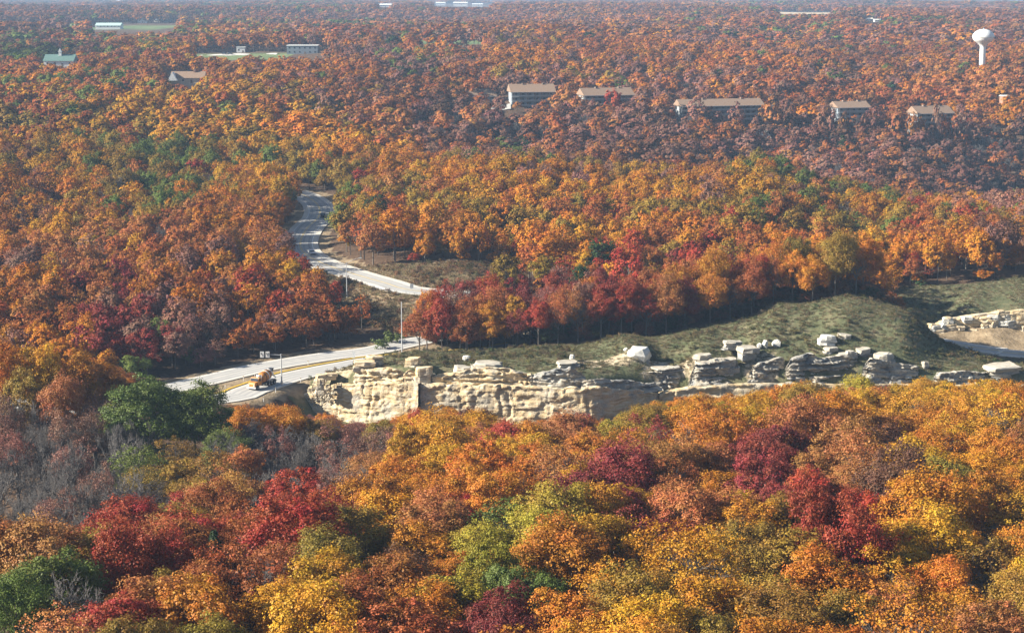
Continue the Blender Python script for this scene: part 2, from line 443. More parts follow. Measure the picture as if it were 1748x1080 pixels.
def clearing(x, y):
    w = np.zeros(np.shape(x)); kinds = np.zeros(np.shape(x), int)
    for p, rx, ry, kd in CL:
        r = ((x - p.x) / rx)**2 + ((y - p.y) / ry)**2; k = r < 1; w[k] = 1; kinds[k] = kd
    return w, kinds
fx, fy = GX.ravel(), GY.ravel()
rd, _ = road_dist(fx, fy)
wg = (in_poly(fx, fy, MOUND) | in_poly(fx, fy, EASTBANK)).astype(float)
wd = (in_poly(fx, fy, VERGE) | in_poly(fx, fy, LOWBANK)).astype(float); wd = np.maximum(wd, ((rd < 4) & (fy > 365)).astype(float))
# earth under the east cut
cw, ck = clearing(fx, fy)
wf = ((cw > 0) & (ck == 1)).astype(float); ws = ((cw > 0) & (ck == 2)).astype(float)
east = (fx > 112) & (fy > 462) & (fy < 491); wd[east] = 1; wg[east] = 0
for a, Y, r in [(785,548,6),(755,545,4),(805,552,4),(640,427,3),(560,405,4),(600,403,4),(1060,405,4),(1120,404,5),(1180,404,4),(1010,403,4),(1300,404,5),(700,402,4)]:
    p = at(a, 600, Y); k = np.hypot(fx - p.x, (fy - Y)) < r; ws[k] = np.maximum(ws[k], .55)
for nm, w in (('w_green', wg), ('w_dry', wd), ('w_field', wf), ('w_stone', ws)): fattr(gme, nm, w)
tag(link('ground', gme, mat=M['ground']), kind='structure')

# ------------------------------------------------------------------ roads
def strip(name, line, lo, hi, dz, mat, parent=None, skirt=0.0, i0=0, i1=None, dash=None):
    pts = line[i0:i1]; vs = []; fs = []
    for i, p in enumerate(pts):
        d = pts[min(i+1, len(pts)-1)] - pts[max(i-1, 0)]; d.z = 0; d.normalize(); n = Vector((d.y, -d.x, 0))
        if skirt: vs += [p + n*lo + Vector((0,0,dz-skirt))]
        vs += [p + n*lo + Vector((0,0,dz)), p + n*hi + Vector((0,0,dz))]
        if skirt: vs += [p + n*hi + Vector((0,0,dz-skirt))]
    w = 4 if skirt else 2
    for i in range(len(pts) - 1):
        if dash and (i % dash[1]) >= dash[0]: continue
        for k in range(w - 1): fs.append((i*w+k, i*w+k+1, (i+1)*w+k+1, (i+1)*w+k))
    me = bpy.data.meshes.new(name); me.from_pydata(vs, [], fs); me.update()
    bm = bmesh.new(); bm.from_mesh(me)
    for f in bm.faces:
        if f.normal.z < -.1: f.normal_flip()
    bm.to_mesh(me); bm.free()
    return link(name, me, parent, mat=mat)
road_a = tag(strip('highway', ROAD_A, -W_A/2, W_A/2, 0, M['shoulder'], skirt=.5), kind='structure')
for lo, hi, m in ((-3.4,-.15,'lane'), (.15,3.4,'lane')): strip('lane', ROAD_A, lo, hi, .006, M[m], road_a)
for c in (-2.6,-.9,.9,2.6): strip('wheel_track', ROAD_A, c-.28, c+.28, .012, M['track'], road_a)
for c in (-3.7, 3.7): strip('edge_line', ROAD_A, c-.08, c+.08, .014, M['whitepaint'], road_a)
strip('centre_line', ROAD_A, -.32, -.10, .016, M['yellowpaint'], road_a, i0=int(len(ROAD_A)*.62)); strip('centre_line', ROAD_A, .10, .32, .016, M['yellowpaint'], road_a, i0=int(len(ROAD_A)*.62))
road_l = tag(strip('slip_road', ROAD_L, -W_L/2, W_L/2, 0, M['shoulder'], skirt=.5), kind='structure')
strip('lane', ROAD_L, -3.6, 3.6, .006, M['lane'], road_l)
for c in (-2.3,-.6,1.1,2.8): strip('wheel_track', ROAD_L, c-.28, c+.28, .012, M['track'], road_l)
strip('edge_line', ROAD_L, 3.8, 3.98, .014, M['whitepaint'], road_l)
# kerb painted yellow along the median, with its grass
kerb = tag(strip('kerb', ROAD_L, -W_L/2-.75, -W_L/2+.02, .17, M['yellowpaint'], skirt=.5), kind='structure')
road_b = tag(strip('hill_road', ROAD_B, -W_B/2, W_B/2, 0, M['shoulder'], skirt=.6), kind='structure')
strip('lane', ROAD_B, -3.9, -.1, .006, M['lane'], road_b); strip('lane', ROAD_B, .1, 3.9, .006, M['lane'], road_b)
for c in (-2.9,-1.1,1.1,2.9): strip('wheel_track', ROAD_B, c-.3, c+.3, .012, M['track'], road_b)
for c in (-.28, .10): strip('centre_line', ROAD_B, c, c+.18, .016, M['yellowpaint'], road_b)
for c in (-4.1, 4.1): strip('edge_line', ROAD_B, c-.09, c+.09, .014, M['whitepaint'], road_b)

# ------------------------------------------------------------------ tree shapes
def leaves_mesh(name, rng, clumps, nper, size, mat, crown_c, wd=.8, wo=.5, lit=.6):
    C = np.repeat(clumps[:, :3], nper, 0); R = np.repeat(clumps[:, 3], nper); n = len(C)
    d = rng.normal(size=(n, 3)); d /= np.linalg.norm(d, axis=1)[:, None]; d[:, 2] = np.where(d[:, 2] < -.45, -d[:, 2], d[:, 2])
    rad = R * (.25 + 1.0 * rng.random(n)**.8)
    P = C + d * rad[:, None] * np.array([1, 1, .8])
    out = P - crown_c; out /= np.linalg.norm(out, axis=1)[:, None] + 1e-6
    nrm = d * wd + out * wo + np.array([0, 0, .35]) + rng.normal(size=(n, 3)) * lit; nrm /= np.linalg.norm(nrm, axis=1)[:, None]
    t = np.cross(nrm, rng.normal(size=(n, 3))); t /= np.linalg.norm(t, axis=1)[:, None]; b = np.cross(nrm, t)
    s = (size * (.6 + .8 * rng.random(n)))[:, None]
    V = np.stack([P - t*s*.5, P + b*s*.34 - nrm*s*.08, P + t*s*.5, P - b*s*.34 - nrm*s*.08], 1).reshape(-1, 3)
    me = mesh_np(name, V, np.arange(4*n).reshape(-1, 4))
    lv = np.repeat(rng.random(n), 4); cv = np.repeat(np.repeat(rng.random(len(clumps)), nper), 4)
    fattr(me, 'lv', lv); fattr(me, 'cv', cv); me.materials.append(mat)
    return me
def crown_clumps(rng, R, H, z0, nl, ncl, cr=.42):
    """uneven crown: overlapping lobes on an ellipsoid, sprays of leaves over every lobe"""
    out = []; lobes = []
    c = np.array([rng.normal() * R * .06, rng.normal() * R * .06, z0 + H * .47]); sq = rng.uniform(.86, 1.16)
    for i in range(nl):
        f = (i + .5) / nl; zz = 1 - 1.6 * f; a = i * 2.39996 + rng.random() * 1.2; r = math.sqrt(max(0, 1 - zz*zz))
        k = .42 + .34 * rng.random()
        p = c + np.array([math.cos(a)*r*R*k*sq, math.sin(a)*r*R*k/sq, zz*H*.5*(k + .05 + .12 * rng.random())])
        lobes.append((p, R * (.30 + .26 * rng.random())))
    for p, lr in lobes:
        m = max(3, int(ncl * (lr / (R * .43))**2))
        for j in range(m):
            d = rng.normal(size=3); d /= np.linalg.norm(d); o = p - c; o /= np.linalg.norm(o) + 1e-6
            d = d + o * .6; d /= np.linalg.norm(d)
            out.append((*(p + d * lr * np.array([1, 1, .9]) * (.45 + .62 * rng.random())), lr * cr * (.55 + .75 * rng.random())))
    return np.array(out), c, lobes
def trunk_mesh(name, rng, z_top, lobes, r0, mat, n=6, lean=.3):
    m = MB(); a = rng.random() * 6.28
    ax = [Vector((math.cos(a)*lean*t*t, math.sin(a)*lean*t*t, z_top*t - .6*(t == 0))) for t in (0, .25, .5, .75, 1)]
    m.tube(ax, [r0*1.35, r0, r0*.85, r0*.6, r0*.25], n)
    for p, lr in lobes:
        p = Vector(p); t = max(.28, min(.85, p.z / z_top * .62)); q = ax[0].lerp(ax[-1], t); q = Vector((q.x, q.y, z_top*t))
        mid = q.lerp(p, .5) + Vector((0, 0, -.06 * (p - q).length))
        m.tube([q, mid, p], [r0*.42, r0*.27, r0*.08], max(3, n-2), cap=False)
    me = m.mesh(name); me.materials.append(mat); return me
def twig_mesh(name, rng, H, R, mat, levels=(6, 5, 5, 5), r0=.2, thick=1.0):
    V = []; Q = []
    def seg(p, q, ra, rb):
        d = q - p; L = np.linalg.norm(d); d = d / (L + 1e-9); a = np.cross(d, [.31, .77, .55]); a /= np.linalg.norm(a) + 1e-9; b = np.cross(d, a); o = len(V)
        for P, r in ((p, ra), (q, rb)):
            for k in range(3):
                an = 2.0944 * k; V.append(P + (a*math.cos(an) + b*math.sin(an)) * r)
        for k in range(3): Q.append((o+k, o+(k+1) % 3, o+3+(k+1) % 3, o+3+k))
    top = np.array([rng.normal()*.3, rng.normal()*.3, H * .5])
    seg(np.array([0, 0, -.6]), top, r0*1.2, r0*.75)
    def grow(p, d, L, r, lv):
        q = p + d * L; bend = rng.normal(size=3) * .13 * L; mid = (p + q) / 2 + bend
        seg(p, mid, r, r*.72); seg(mid, q, r*.72, r*.45)
        if lv >= len(levels): return
        for k in range(levels[lv]):
            t = .35 + .65 * (k + rng.random()) / levels[lv]
            s = mid + (q - mid) * (2*t - 1) if t > .5 else p + (mid - p) * 2 * t
            nd = d + rng.normal(size=3) * .62; nd[2] += .28; nd /= np.linalg.norm(nd)
            grow(s, nd, L * (.50 + .18 * rng.random()), max(.016 * thick, r * .48), lv + 1)
    for k in range(levels[0]):
        an = k * 2.4 + rng.random(); t = .45 + .55 * k / levels[0]
        d = np.array([math.cos(an) * .75, math.sin(an) * .75, .95 - .2 * (1 - t)]); d /= np.linalg.norm(d)
        grow(top * t, d, max(H * .30, R * .62) * (1.05 - .3 * t), r0 * .55, 1)
    me = mesh_np(name, np.array(V), Q); me.materials.append(mat); return me

TH = 11.5    # a full-grown tree of the wood
near = []    # (crown mesh or None, trunk mesh)
for k in range(9):
    rng = np.random.default_rng(100 + k)
    R = 4.3 + .5 * rng.random(); z0 = 2.6 + .6 * rng.random(); H = TH - z0
    cl, c, lobes = crown_clumps(rng, R, H, z0, 15, 15)
    near.append(('full', leaves_mesh('leaf_crown', rng, cl, 88, .235, M['leaf'], c), trunk_mesh('tree_trunk', rng, TH*.72, lobes, .2, M['bark'])))
for k in range(5):
    rng = np.random.default_rng(200 + k)
    cl, c, lobes = crown_clumps(rng, 4.2, 8.0, 3.3, 13, 13)
    near.append(('thin', leaves_mesh('thin_crown', rng, cl, 30, .225, M['leaf'], c, lit=.9), twig_mesh('branched_trunk', rng, TH, 4.0, M['barepale'], (6,5,5,4), thick=1.2)))
for k in range(5):
    rng = np.random.default_rng(300 + k)
    near.append(('bare', None, twig_mesh('bare_branches', rng, TH, 4.0, M['barepale'], (6,5,5,4), r0=.26, thick=2.0)))
def cedar_mesh(name, rng, n, size, mat):
    t = rng.random(n)**.7; r = 1.9 * (1 - t)**.75 * (.55 + .5 * rng.random(n)); a = rng.random(n) * 6.283
    cl = np.stack([r*np.cos(a), r*np.sin(a), .4 + t * 7.2, np.full(n, .38)], 1)
    return leaves_mesh(name, rng, cl, 14, size, mat, np.array([0, 0, 2.5]))
for k in range(2):
    rng = np.random.default_rng(400 + k); m = MB().tube([(0,0,-.5),(0,0,7)], [.16,.03], 5).mesh('cedar_trunk'); m.materials.append(M['bark'])
    near.append(('cedar', cedar_mesh('cedar_crown', rng, 260, .34, M['leaf']), m))
NEAR = {k: [i for i, n in enumerate(near) if n[0] == k] for k in ('full', 'thin', 'bare', 'cedar')}

COLOR = dict(o=(.45,.168,.018), g=(.47,.228,.018), l=(.255,.155,.024), r=(.31,.098,.026), c=(.36,.138,.042), b=(.16,.072,.042), R=(.30,.052,.024), C=(.22,.043,.033), m=(.23,.110,.078),
             G=(.120,.148,.030), y=(.29,.225,.024), s=(.26,.13,.08), t=(.46,.22,.055), d=(.03,.055,.018))
WORD = dict(o='orange', g='golden', l='olive yellow', r='rust brown', c='copper', b='dark brown', R='red', C='crimson', m='dull mauve', G='green', y='yellow green', s='bare grey', t='tan orange', d='dark green')
KIND = dict(o='orange_oak_tree', g='golden_oak_tree', l='olive_oak_tree', r='russet_oak_tree', c='copper_oak_tree', b='brown_oak_tree', R='red_maple_tree', C='crimson_maple_tree', m='mauve_tree', G='green_tree', y='yellow_green_tree', s='bare_tree', t='tan_tree', d='cedar_tree')
AN = [(50,610,'oogo'),(20,650,'oog'),(100,662,'ooc'),(180,668,'oco'),(40,680,'sm'),(120,700,'sm'),(150,640,'oocr'),(60,720,'ssms'),(150,760,'sssm'),(50,850,'ss'),(130,860,'ss'),(250,690,'G'),(330,700,'G'),(290,790,'lly'),(450,760,'sscm'),(550,750,'smcc'),(600,725,'oRc'),(480,705,'oo'),(550,810,'sml'),(620,800,'scm'),(430,830,'ss'),
 (240,940,'R'),(100,960,'ccs'),(40,960,'ss'),(40,1010,'ssG'),(150,1030,'lgc'),(300,1050,'lcro'),(510,890,'R'),(450,960,'rrc'),(560,990,'lg'),(650,930,'lgo'),(720,1000,'rbo'),(600,1050,'ro'),(740,760,'gog'),(780,800,'oo'),(700,870,'glo'),(800,880,'cR'),(830,960,'y'),
 (880,720,'ccR'),(950,760,'occ'),(1000,800,'ooc'),(870,820,'oog'),(1100,720,'lly'),(1050,850,'C'),(1180,860,'c'),(1000,900,'ggy'),(900,960,'lG'),(950,950,'o'),(1100,950,'ggl'),(1050,1040,'ggl'),(1200,760,'oo'),(1250,700,'oog'),(1350,680,'og'),(1450,670,'ly'),
 (1500,660,'gR'),(1600,700,'gg'),(1700,700,'gco'),(1400,740,'cco'),(1300,810,'C'),(1430,800,'cm'),(1530,820,'bm'),(1560,740,'gog'),(1650,780,'oog'),(1440,900,'R'),(1320,920,'lgo'),(1300,1000,'llog'),(1250,950,'ogl'),(1150,1050,'lg'),(1400,1020,'ol'),
 (1600,900,'ogl'),(1560,970,'oog'),(1700,880,'lg'),(1700,1000,'ool'),(1560,1060,'oc'),(850,1060,'Co'),
 (100,300,'oglog'),(250,280,'oglG'),(400,250,'oglG'),(450,320,'oog'),(100,430,'orcgrc'),(250,440,'occrcr'),(380,400,'oocr'),(50,350,'robl'),(260,320,'Gsl'),(60,530,'rccm'),(200,570,'CmrR'),(350,580,'mRCm'),(450,540,'rRCm'),(560,560,'rmRc'),(450,460,'ogc'),
 (100,220,'ogrl'),(300,200,'ogr'),(550,250,'ogl'),(650,330,'orlc'),(580,330,'lG'),(750,300,'ogl'),(900,290,'golG'),(1100,300,'golo'),(1300,310,'golG'),(1450,330,'golG'),(700,380,'oorc'),(850,380,'orl'),(1000,400,'oogr'),(1200,410,'oorl'),(1450,400,'oogl'),
 (1650,400,'oocl'),(760,520,'RRCmr'),(900,530,'RRCmr'),(1050,500,'RRrC'),(1200,480,'orRr'),(1350,450,'oorr'),(1500,470,'oor'),(1650,450,'ooRr'),(1600,500,'Rrm'),(850,430,'olg'),(640,400,'rcos'),
 (850,210,'mcrb'),(1000,220,'mmcr'),(1200,240,'mmcsb'),(1400,270,'mmbsc'),(1600,280,'mmcRb'),(1700,330,'mmbG'),(700,220,'orc'),(1500,210,'ocr'),  # mauve codes here put the far slope's haze into the tree colours
 (100,130,'orcG'),(300,110,'orcg'),(600,110,'orcm'),(900,100,'orclm'),(1200,100,'ocrm'),(1500,110,'ocmr'),(1700,150,'occ'),(600,60,'rmcG'),(1000,60,'rmco'),(1500,60,'rmcG'),(200,60,'rcGb'),(800,20,'mrc'),(100,20,'rmb'),(1600,20,'mrc')]
ANP = np.array([(a, b) for a, b, _ in AN], float)
def pick_colour(px, py, r, st=None):
    sc = 1 + max(0, 300 - py) / 110
    d = np.hypot(ANP[:, 0] - px, (ANP[:, 1] - py) * sc); k = np.argsort(d)[:3]; w = 1 / (d[k] + 14)**2; w /= w.sum()
    s = AN[k[0] if r.random() < w[0] else k[1] if r.random() < .62 else k[2]][2]
    if st is None: return r.choice(s)
    return s[int(max(0, min(.999, (st - .5) * 2.2 + .5 + r.uniform(-.36, .36))) * len(s))]
def vary(c, r, a=.16, b=.10):
    k = 1 + r.uniform(-a, a); return tuple(max(.01, x * k * (1 + r.uniform(-b, b))) for x in c)

# ------------------------------------------------------------------ trees standing one by one in front
# upper edge of the near wood against the road and the cliff
EDGE = np.array([(-300,590),(0,592),(60,590),(110,603),(160,612),(210,640),(225,652),(280,652),(300,668),(320,660),(350,660),(365,690),(400,684),(425,695),(470,698),(520,702),(560,704),(600,716),(640,722),(690,706),(735,706),(755,704),(790,694),(815,700),(840,718),(860,726),(900,722),(960,716),(1000,706),(1030,716),(1070,706),(1110,690),(1160,680),(1200,678),(1270,674),(1300,668),(1340,655),(1380,662),(1420,666),(1470,648),(1500,660),(1550,654),(1610,650),(1640,655),(1700,648),(1748,655),(2100,650)], float)
placed = []   # x, y, r
def put_ok(x, y, r):
    for a, b, c in placed:
        if (a-x)**2 + (b-y)**2 < ((r + c) * .70)**2: return False
    return True
trees = []    # dict per tree
def named_tree(px, py, Y, code, kind, s, label, wide=1.0):
    """a tree whose top is seen at (px, py), Y metres out"""
    top = at(px, py, Y); g = float(ground([top.x], [Y])[0]); h = top.z - g
    placed.append((top.x, Y, 4.2 * s)); trees.append(dict(x=top.x, y=Y, z=g, h=h, s=s * wide, code=code, kind=kind, label=label, px=px, py=py))
NAMED = [
 (8,594,337,'o','full',1.2,"tall orange tree cut by the left edge above the grey thicket"), (70,590,341,'g','full',1.2,"golden orange tree, second from the left edge above the grey thicket"),
 (132,604,341,'o','full',1.15,"round orange tree above the grey thicket, third from left edge"), (190,632,343,'o','full',.95,"orange brown tree just left of the two dark green trees"),
 (100,650,322,'c','full',.9,"copper tree low in front of the orange row at the left edge"), (30,640,326,'l','full',.9,"olive green tree low at the left edge under the orange row"),
 (238,650,316,'G','full',1.6,"dark green leafy tree, left of the two green trees before the pale road"), (330,660,318,'G','full',1.4,"dark green leafy tree, right of the two green trees before the pale road"),
 (292,745,298,'l','thin',1.05,"thin olive yellow tree growing in front of the two dark green trees"), (392,696,352,'G','full',.7,"small dark green tree just right of the two tall green ones"),
 (335,836,262,'t','full',.62,"slim tan orange tree, left one of the tan pair beside the grey thicket"), (392,820,262,'t','full',.85,"broad tan orange tree, right one of the tan pair beside the grey thicket"),
 (515,845,212,'R','full',1.30,"big domed red tree with bare grey limbs below the grey thicket"), (215,905,200,'R','full',1.05,"deep red tree, left of the two red crowns near the lower left corner"),
 (285,896,203,'R','full',1.0,"deep red tree, right of the two red crowns near the lower left corner"), (365,905,205,'d','cedar',1.0,"dark green cedar standing between the two red crowns and the big red dome"),
 (700,718,285,'g','full',1.0,"golden orange tree, left of the two golden crowns under the pale cliff"), (772,730,282,'g','full',1.2,"golden orange tree, right of the two golden crowns under the pale cliff"),
 (794,694,340,'b','full',.62,"dark maroon tree, taller of two dark trees before the cliff face"), (825,704,340,'b','full',.50,"dark maroon tree, smaller of two dark trees before the cliff face"),
 (720,706,335,'R','full',.62,"small pinkish red tree touching the foot of the pale cliff"), (1005,706,318,'C','full',.55,"small crimson tree at the foot of the cliff right of the pinkish crowns"),
 (905,722,305,'c','full',.95,"pinkish copper tree rising in front of the cliff foot"), (960,716,308,'c','full',1.0,"salmon copper tree just right of the pinkish copper one"),
 (1300,768,240,'C','full',1.15,"large dusky crimson tree in the right foreground"), (1400,838,205,'R','full',.75,"vivid red tree, left half of the fiery pair in the right foreground"),
 (1455,850,203,'R','full',.95,"vivid red tree, right half of the fiery pair beside a dark gap"), (1530,772,236,'b','full',1.15,"dark brown purple tree above the fiery red pair"),
 (830,920,196,'y','full',.75,"bright yellow green tree in the middle of the lower foreground"), (868,958,190,'G','full',.8,"pale green tree just right of the bright yellow green one"),
 (22,995,182,'G','full',.8,"bright green tree in the lower left corner"), (1050,832,228,'C','full',.8,"crimson tree amid gold and orange crowns right of centre"),
 (1180,838,222,'c','full',1.0,"round copper brown tree left of the dusky crimson one"), (1478,648,330,'y','full',.85,"yellow green tree under the dark boulders at right"),
 (1505,662,326,'R','full',.45,"narrow red tree between yellow crowns under the dark boulders"), (870,1052,172,'C','full',.8,"crimson tree cut by the bottom edge of the view"),
 (1340,655,325,'o','full',.9,"deep orange round tree just under the end of the dark boulders"),
]
for t in NAMED: named_tree(*t)
R0 = random.Random(21)
RB = random.Random(61)
for x0, x1, y0, y1, n in ((-118,-66,258,326,64), (-52,-28,296,352,20), (-34,-18,300,340,8), (-92,-80,225,250,6)):
    got = []
    for _ in range(n * 12):
        x, y = RB.uniform(x0, x1), RB.uniform(y0, y1)
        if any((x-a)**2 + (y-b)**2 < 3.6**2 for a, b in got) or not all((x-a)**2 + (y-b)**2 > 4.4**2 for a, b, _ in placed[:len(NAMED)]): continue
        px = proj(x, y, 5)[0]
        if px < -60: continue
        got.append((x, y)); g = float(ground([x], [y])[0]); h = RB.uniform(11.5, 15.5); p_ = proj(x, y, g + h)
        e = float(np.interp(p_[0], EDGE[:, 0], EDGE[:, 1])) + RB.uniform(4, 30)
        if p_[1] < e: h = at(p_[0], e, y).z - g; p_ = (p_[0], e)
        if h < 4: continue
        mauve = RB.random() < .28
        trees.append(dict(x=x, y=y, z=g, h=h, s=RB.uniform(.72, 1.0), code='m' if mauve else 's', kind='thin' if mauve else 'bare', label=None, px=p_[0], py=p_[1]))
        if len(got) >= n: break
for t in trees[len(NAMED):]: placed.append((t['x'], t['y'], 2.2))
tries = 0
cand = []
for _ in range(9000):
    Y = math.sqrt(R0.uniform(148**2, 393**2)); half = .300 * Y + 12; cand.append((R0.uniform(-half, half), Y, R0.uniform(.85, 1.28)))
cg = ground([c[0] for c in cand], [c[1] for c in cand]); cr, _ = road_dist(np.array([c[0] for c in cand]), np.array([c[1] for c in cand]))
for (x, y, s), g, rdm in zip(cand, cg, cr):
    if rdm < 4.5: continue
    wy = float(np.interp(x, WX, WY))
    if x > -58 and y > wy - 9: continue
    if y > 352 and x < -30 and rdm < 9: continue
    h = TH * s * R0.uniform(.84, 1.0)
    px, py = proj(x, y, g + h)
    e = float(np.interp(px, EDGE[:, 0], EDGE[:, 1])) + R0.uniform(-2, 12)
    if py < e:
        zt = at(px, e, y).z; h = zt - g
        if h < 4.2: continue
        s = min(s, max(.55, h / TH * 1.12))
    if not put_ok(x, y, 4.2 * s): continue
    pc = proj(x, y, g + h * .62)
    code = pick_colour(pc[0], pc[1], R0)
    if y < 343 and in_poly(np.array(pc[0]), np.array(pc[1]), [(150,640),(410,650),(420,745),(350,800),(170,790)]): continue
    if in_poly(np.array(pc[0]), np.array(pc[1]), [(-120,690),(160,700),(175,790),(270,850),(140,915),(-120,930)]) and code not in 'sm': continue
    if in_poly(np.array(pc[0]), np.array(pc[1]), [(430,735),(660,740),(650,800),(480,850),(420,830)]): code = R0.choice('ssmml')
    kind = 'bare' if code == 's' else ('thin' if (code in 'm' and R0.random() < .7) or R0.random() < .30 else 'full')
    placed.append((x, y, 4.2 * s)); trees.append(dict(x=x, y=y, z=float(g), h=h, s=s, code=code, kind=kind, label=None, px=px, py=py))

# trees wholly behind nearer crowns are left out
buf = np.full(260, 2000.0)
kept = []
for t in sorted(trees, key=lambda t: t['y']):
    wpx = 4.0 * t['s'] * FPX / t['y']; a, b = int((t['px'] - wpx + 160) // 8), int((t['px'] + wpx + 160) // 8) + 1
    a, b = max(0, a), min(260, b)
    if b <= a or t['px'] < -75 or t['px'] > 1800: continue
    if t['label'] is None and t['py'] + 5 > buf[a:b].max(): continue
    if t['label'] is None and t['py'] > 1100: continue
    kept.append(t)
    hp = t['h'] * FPX / t['y']; m0, m1 = a + (b - a) // 5, b - (b - a) // 5
    if t['kind'] in ('full', 'cedar'): buf[m0:m1] = np.minimum(buf[m0:m1], t['py'] + hp * .15)
trees = kept

# labels for the unnamed: by colour, band and order from the left
BANDS = [(985, 'by the bottom edge'), (900, 'in the lower foreground'), (820, 'in the mid foreground'), (745, 'in the upper foreground'), (690, 'in the rear foreground'), (0, 'in the backmost rows')]
def band(t):
    for lim, w in BANDS:
        if t['py'] >= lim: return w
def third(px): return ['far left', 'left of centre', 'centre', 'right of centre', 'far right'][int(max(0, min(4, px // 350)))]
ORD = ['first','second','third','fourth','fifth','sixth','seventh','eighth','ninth','tenth','eleventh','twelfth','thirteenth','fourteenth','fifteenth','sixteenth','seventeenth','eighteenth','nineteenth','twentieth','twenty-first','twenty-second','twenty-third','twenty-fourth','twenty-fifth','twenty-sixth','twenty-seventh','twenty-eighth']
ORD += ['twenty-ninth', 'thirtieth'] + [t + '-' + u for t in ('thirty', 'forty', 'fifty') for u in ORD[:9]]
def ordinal(i): return ORD[i]
cells = {}
print('near trees', len(trees))
for t in trees:
    if t['label'] is None: cells.setdefault((t['code'], t['kind'], band(t), third(t['px'])), []).append(t)
for (code, kind, bd, th), ts in cells.items():
    ts.sort(key=lambda t: t['px'])
    look = {'full': 'leafy', 'thin': 'sparse', 'bare': 'leafless'}[kind]; w = WORD[code] if kind != 'bare' else 'grey'
    for i, t in enumerate(ts):
        if len(ts) == 1: t['label'] = f"only {w} {look} tree {bd}, {th}"
        else: t['label'] = f"{w} {look} tree {bd}, {th}, {ordinal(i)} from left"
def plant(t, r, group):
    i = r.choice(NEAR[t['kind']]); kd, cm, tm = near[i]
    root = empty(KIND[t['code']] if t['kind'] != 'bare' else 'bare_tree', (t['x'], t['y'], t['z'] - .1), r.uniform(0, 6.28))
    hz = t['h'] / (TH if t['kind'] != 'cedar' else 7.8); sq = r.uniform(.88, 1.14); root.scale = (t['s'] * sq, t['s'] / sq, hz)
    tag(root, t['label'], 'tree', group)
    link('trunk', tm, root)
    if cm is not None:
        c = link('crown', cm, root); c.color = (*vary(COLOR[t['code']], r), 1)
RT = random.Random(5)
for t in trees: plant(t, RT, 'trees of the near wood')

# ------------------------------------------------------------------ trees at the edge of the wood on the mound
line = plan([(716,436),(760,434),(800,433),(850,433),(900,433),(950,433),(1000,434),(1050,435),(1100,436),(1150,438),(1200,440),(1250,443),(1300,445),(1370,446),(1440,445),(1478,447)])
edge_trees = []
RE = random.Random(9)
LX = [p[0] for p in line]; LY = [p[1] for p in line]
for row in range(4):
    x = LX[0] + row * 1.7
    while x < LX[-1] + 2:
        y = float(np.interp(x, LX, LY)) + row * 5.2 + RE.uniform(-1.2, 1.8); g = float(ground([x], [y])[0]); h = RE.uniform(13.5, 17.0)
        if row == 0: h *= RE.uniform(.72, 1)
        px, py = proj(x, y, g + h); edge_trees.append(dict(x=x, y=y, z=g, h=h, s=RE.uniform(.78, 1.05), px=px, py=py, row=row, code=pick_colour(px, py + 30, RE)))
        x += RE.uniform(4.8, 6.8)
for row in range(4):
    ts = sorted([t for t in edge_trees if t['row'] == row], key=lambda t: t['px'])
    for i, t in enumerate(ts):
        if t['code'] == 's': t['code'] = 'm'
        t['kind'] = 'thin' if RE.random() < .38 else 'full'
        where = ['in the front row of the mound wood', 'in the second row of the mound wood', 'in the third row of the mound wood', 'in the fourth row of the mound wood'][row]
        t['label'] = f"{WORD[t['code']]} tree, {ORD[i] if i < len(ORD) else 'last'} from the left {where}"
        plant(t, RE, 'trees along the edge of the wood on the mound')

# ------------------------------------------------------------------ the mass of the woods
def stuff_mesh(name, rng, kind, R, H, z0, nl, ncl, nper, size, thick, **kw):
    cl, c, lobes = crown_clumps(rng, R, H, z0, nl, ncl)
    if kind == 'bare': return twig_mesh(name, rng, z0 + H, R, M['barepale'], (6,5,4,3), r0=.2, thick=thick)
    me = leaves_mesh(name, rng, cl, nper, size, M['leaf_mass'], c, **kw)
    bm = bmesh.new(); bm.from_mesh(me)
    tm = trunk_mesh(name, rng, (z0+H)*.7, lobes[:6], .19, M['bark'], 4)
    k = len(bm.faces); bm.from_mesh(tm); bm.faces.ensure_lookup_table()
    for f in bm.faces[k:]: f.material_index = 1
    bm.to_mesh(me); bm.free(); me.materials.append(M['bark'])
    return me
def proto_collection(name, meshes):
    c = bpy.data.collections.new(name)
    for i, me in enumerate(meshes):
        c.objects.link(bpy.data.objects.new(f"{name}_{i:02d}", me))
    return c
mid_m = [stuff_mesh('mid', np.random.default_rng(500+k), 'full', 4.2, 8.6, 2.8, 12, 13, 26, .46, 1, wd=.9, wo=.8, lit=.4) for k in range(6)] + \
        [stuff_mesh('mid', np.random.default_rng(520+k), 'thin', 4.1, 8.2, 3.2, 11, 11, 12, .42, 1) for k in range(2)] + \
        [stuff_mesh('mid', np.random.default_rng(540+k), 'bare', 4.1, 8.2, 3.2, 5, 3, 4, .5, 2.2) for k in range(2)]
far_m = [stuff_mesh('far', np.random.default_rng(600+k), 'full', 4.4, 9.0, 2.5, 9, 9, 17, .80, 1, wd=.6, wo=1.1, lit=.25) for k in range(6)] + \
        [stuff_mesh('far', np.random.default_rng(620+k), 'bare', 4.2, 8.4, 3.0, 5, 3, 4, .5, 4.0) for k in range(2)]
vfar_m = [stuff_mesh('vfar', np.random.default_rng(700+k), 'full', 4.8, 8.6, 2.0, 8, 6, 10, 1.4, 1, wd=.4, wo=1.2, lit=.2) for k in range(5)]
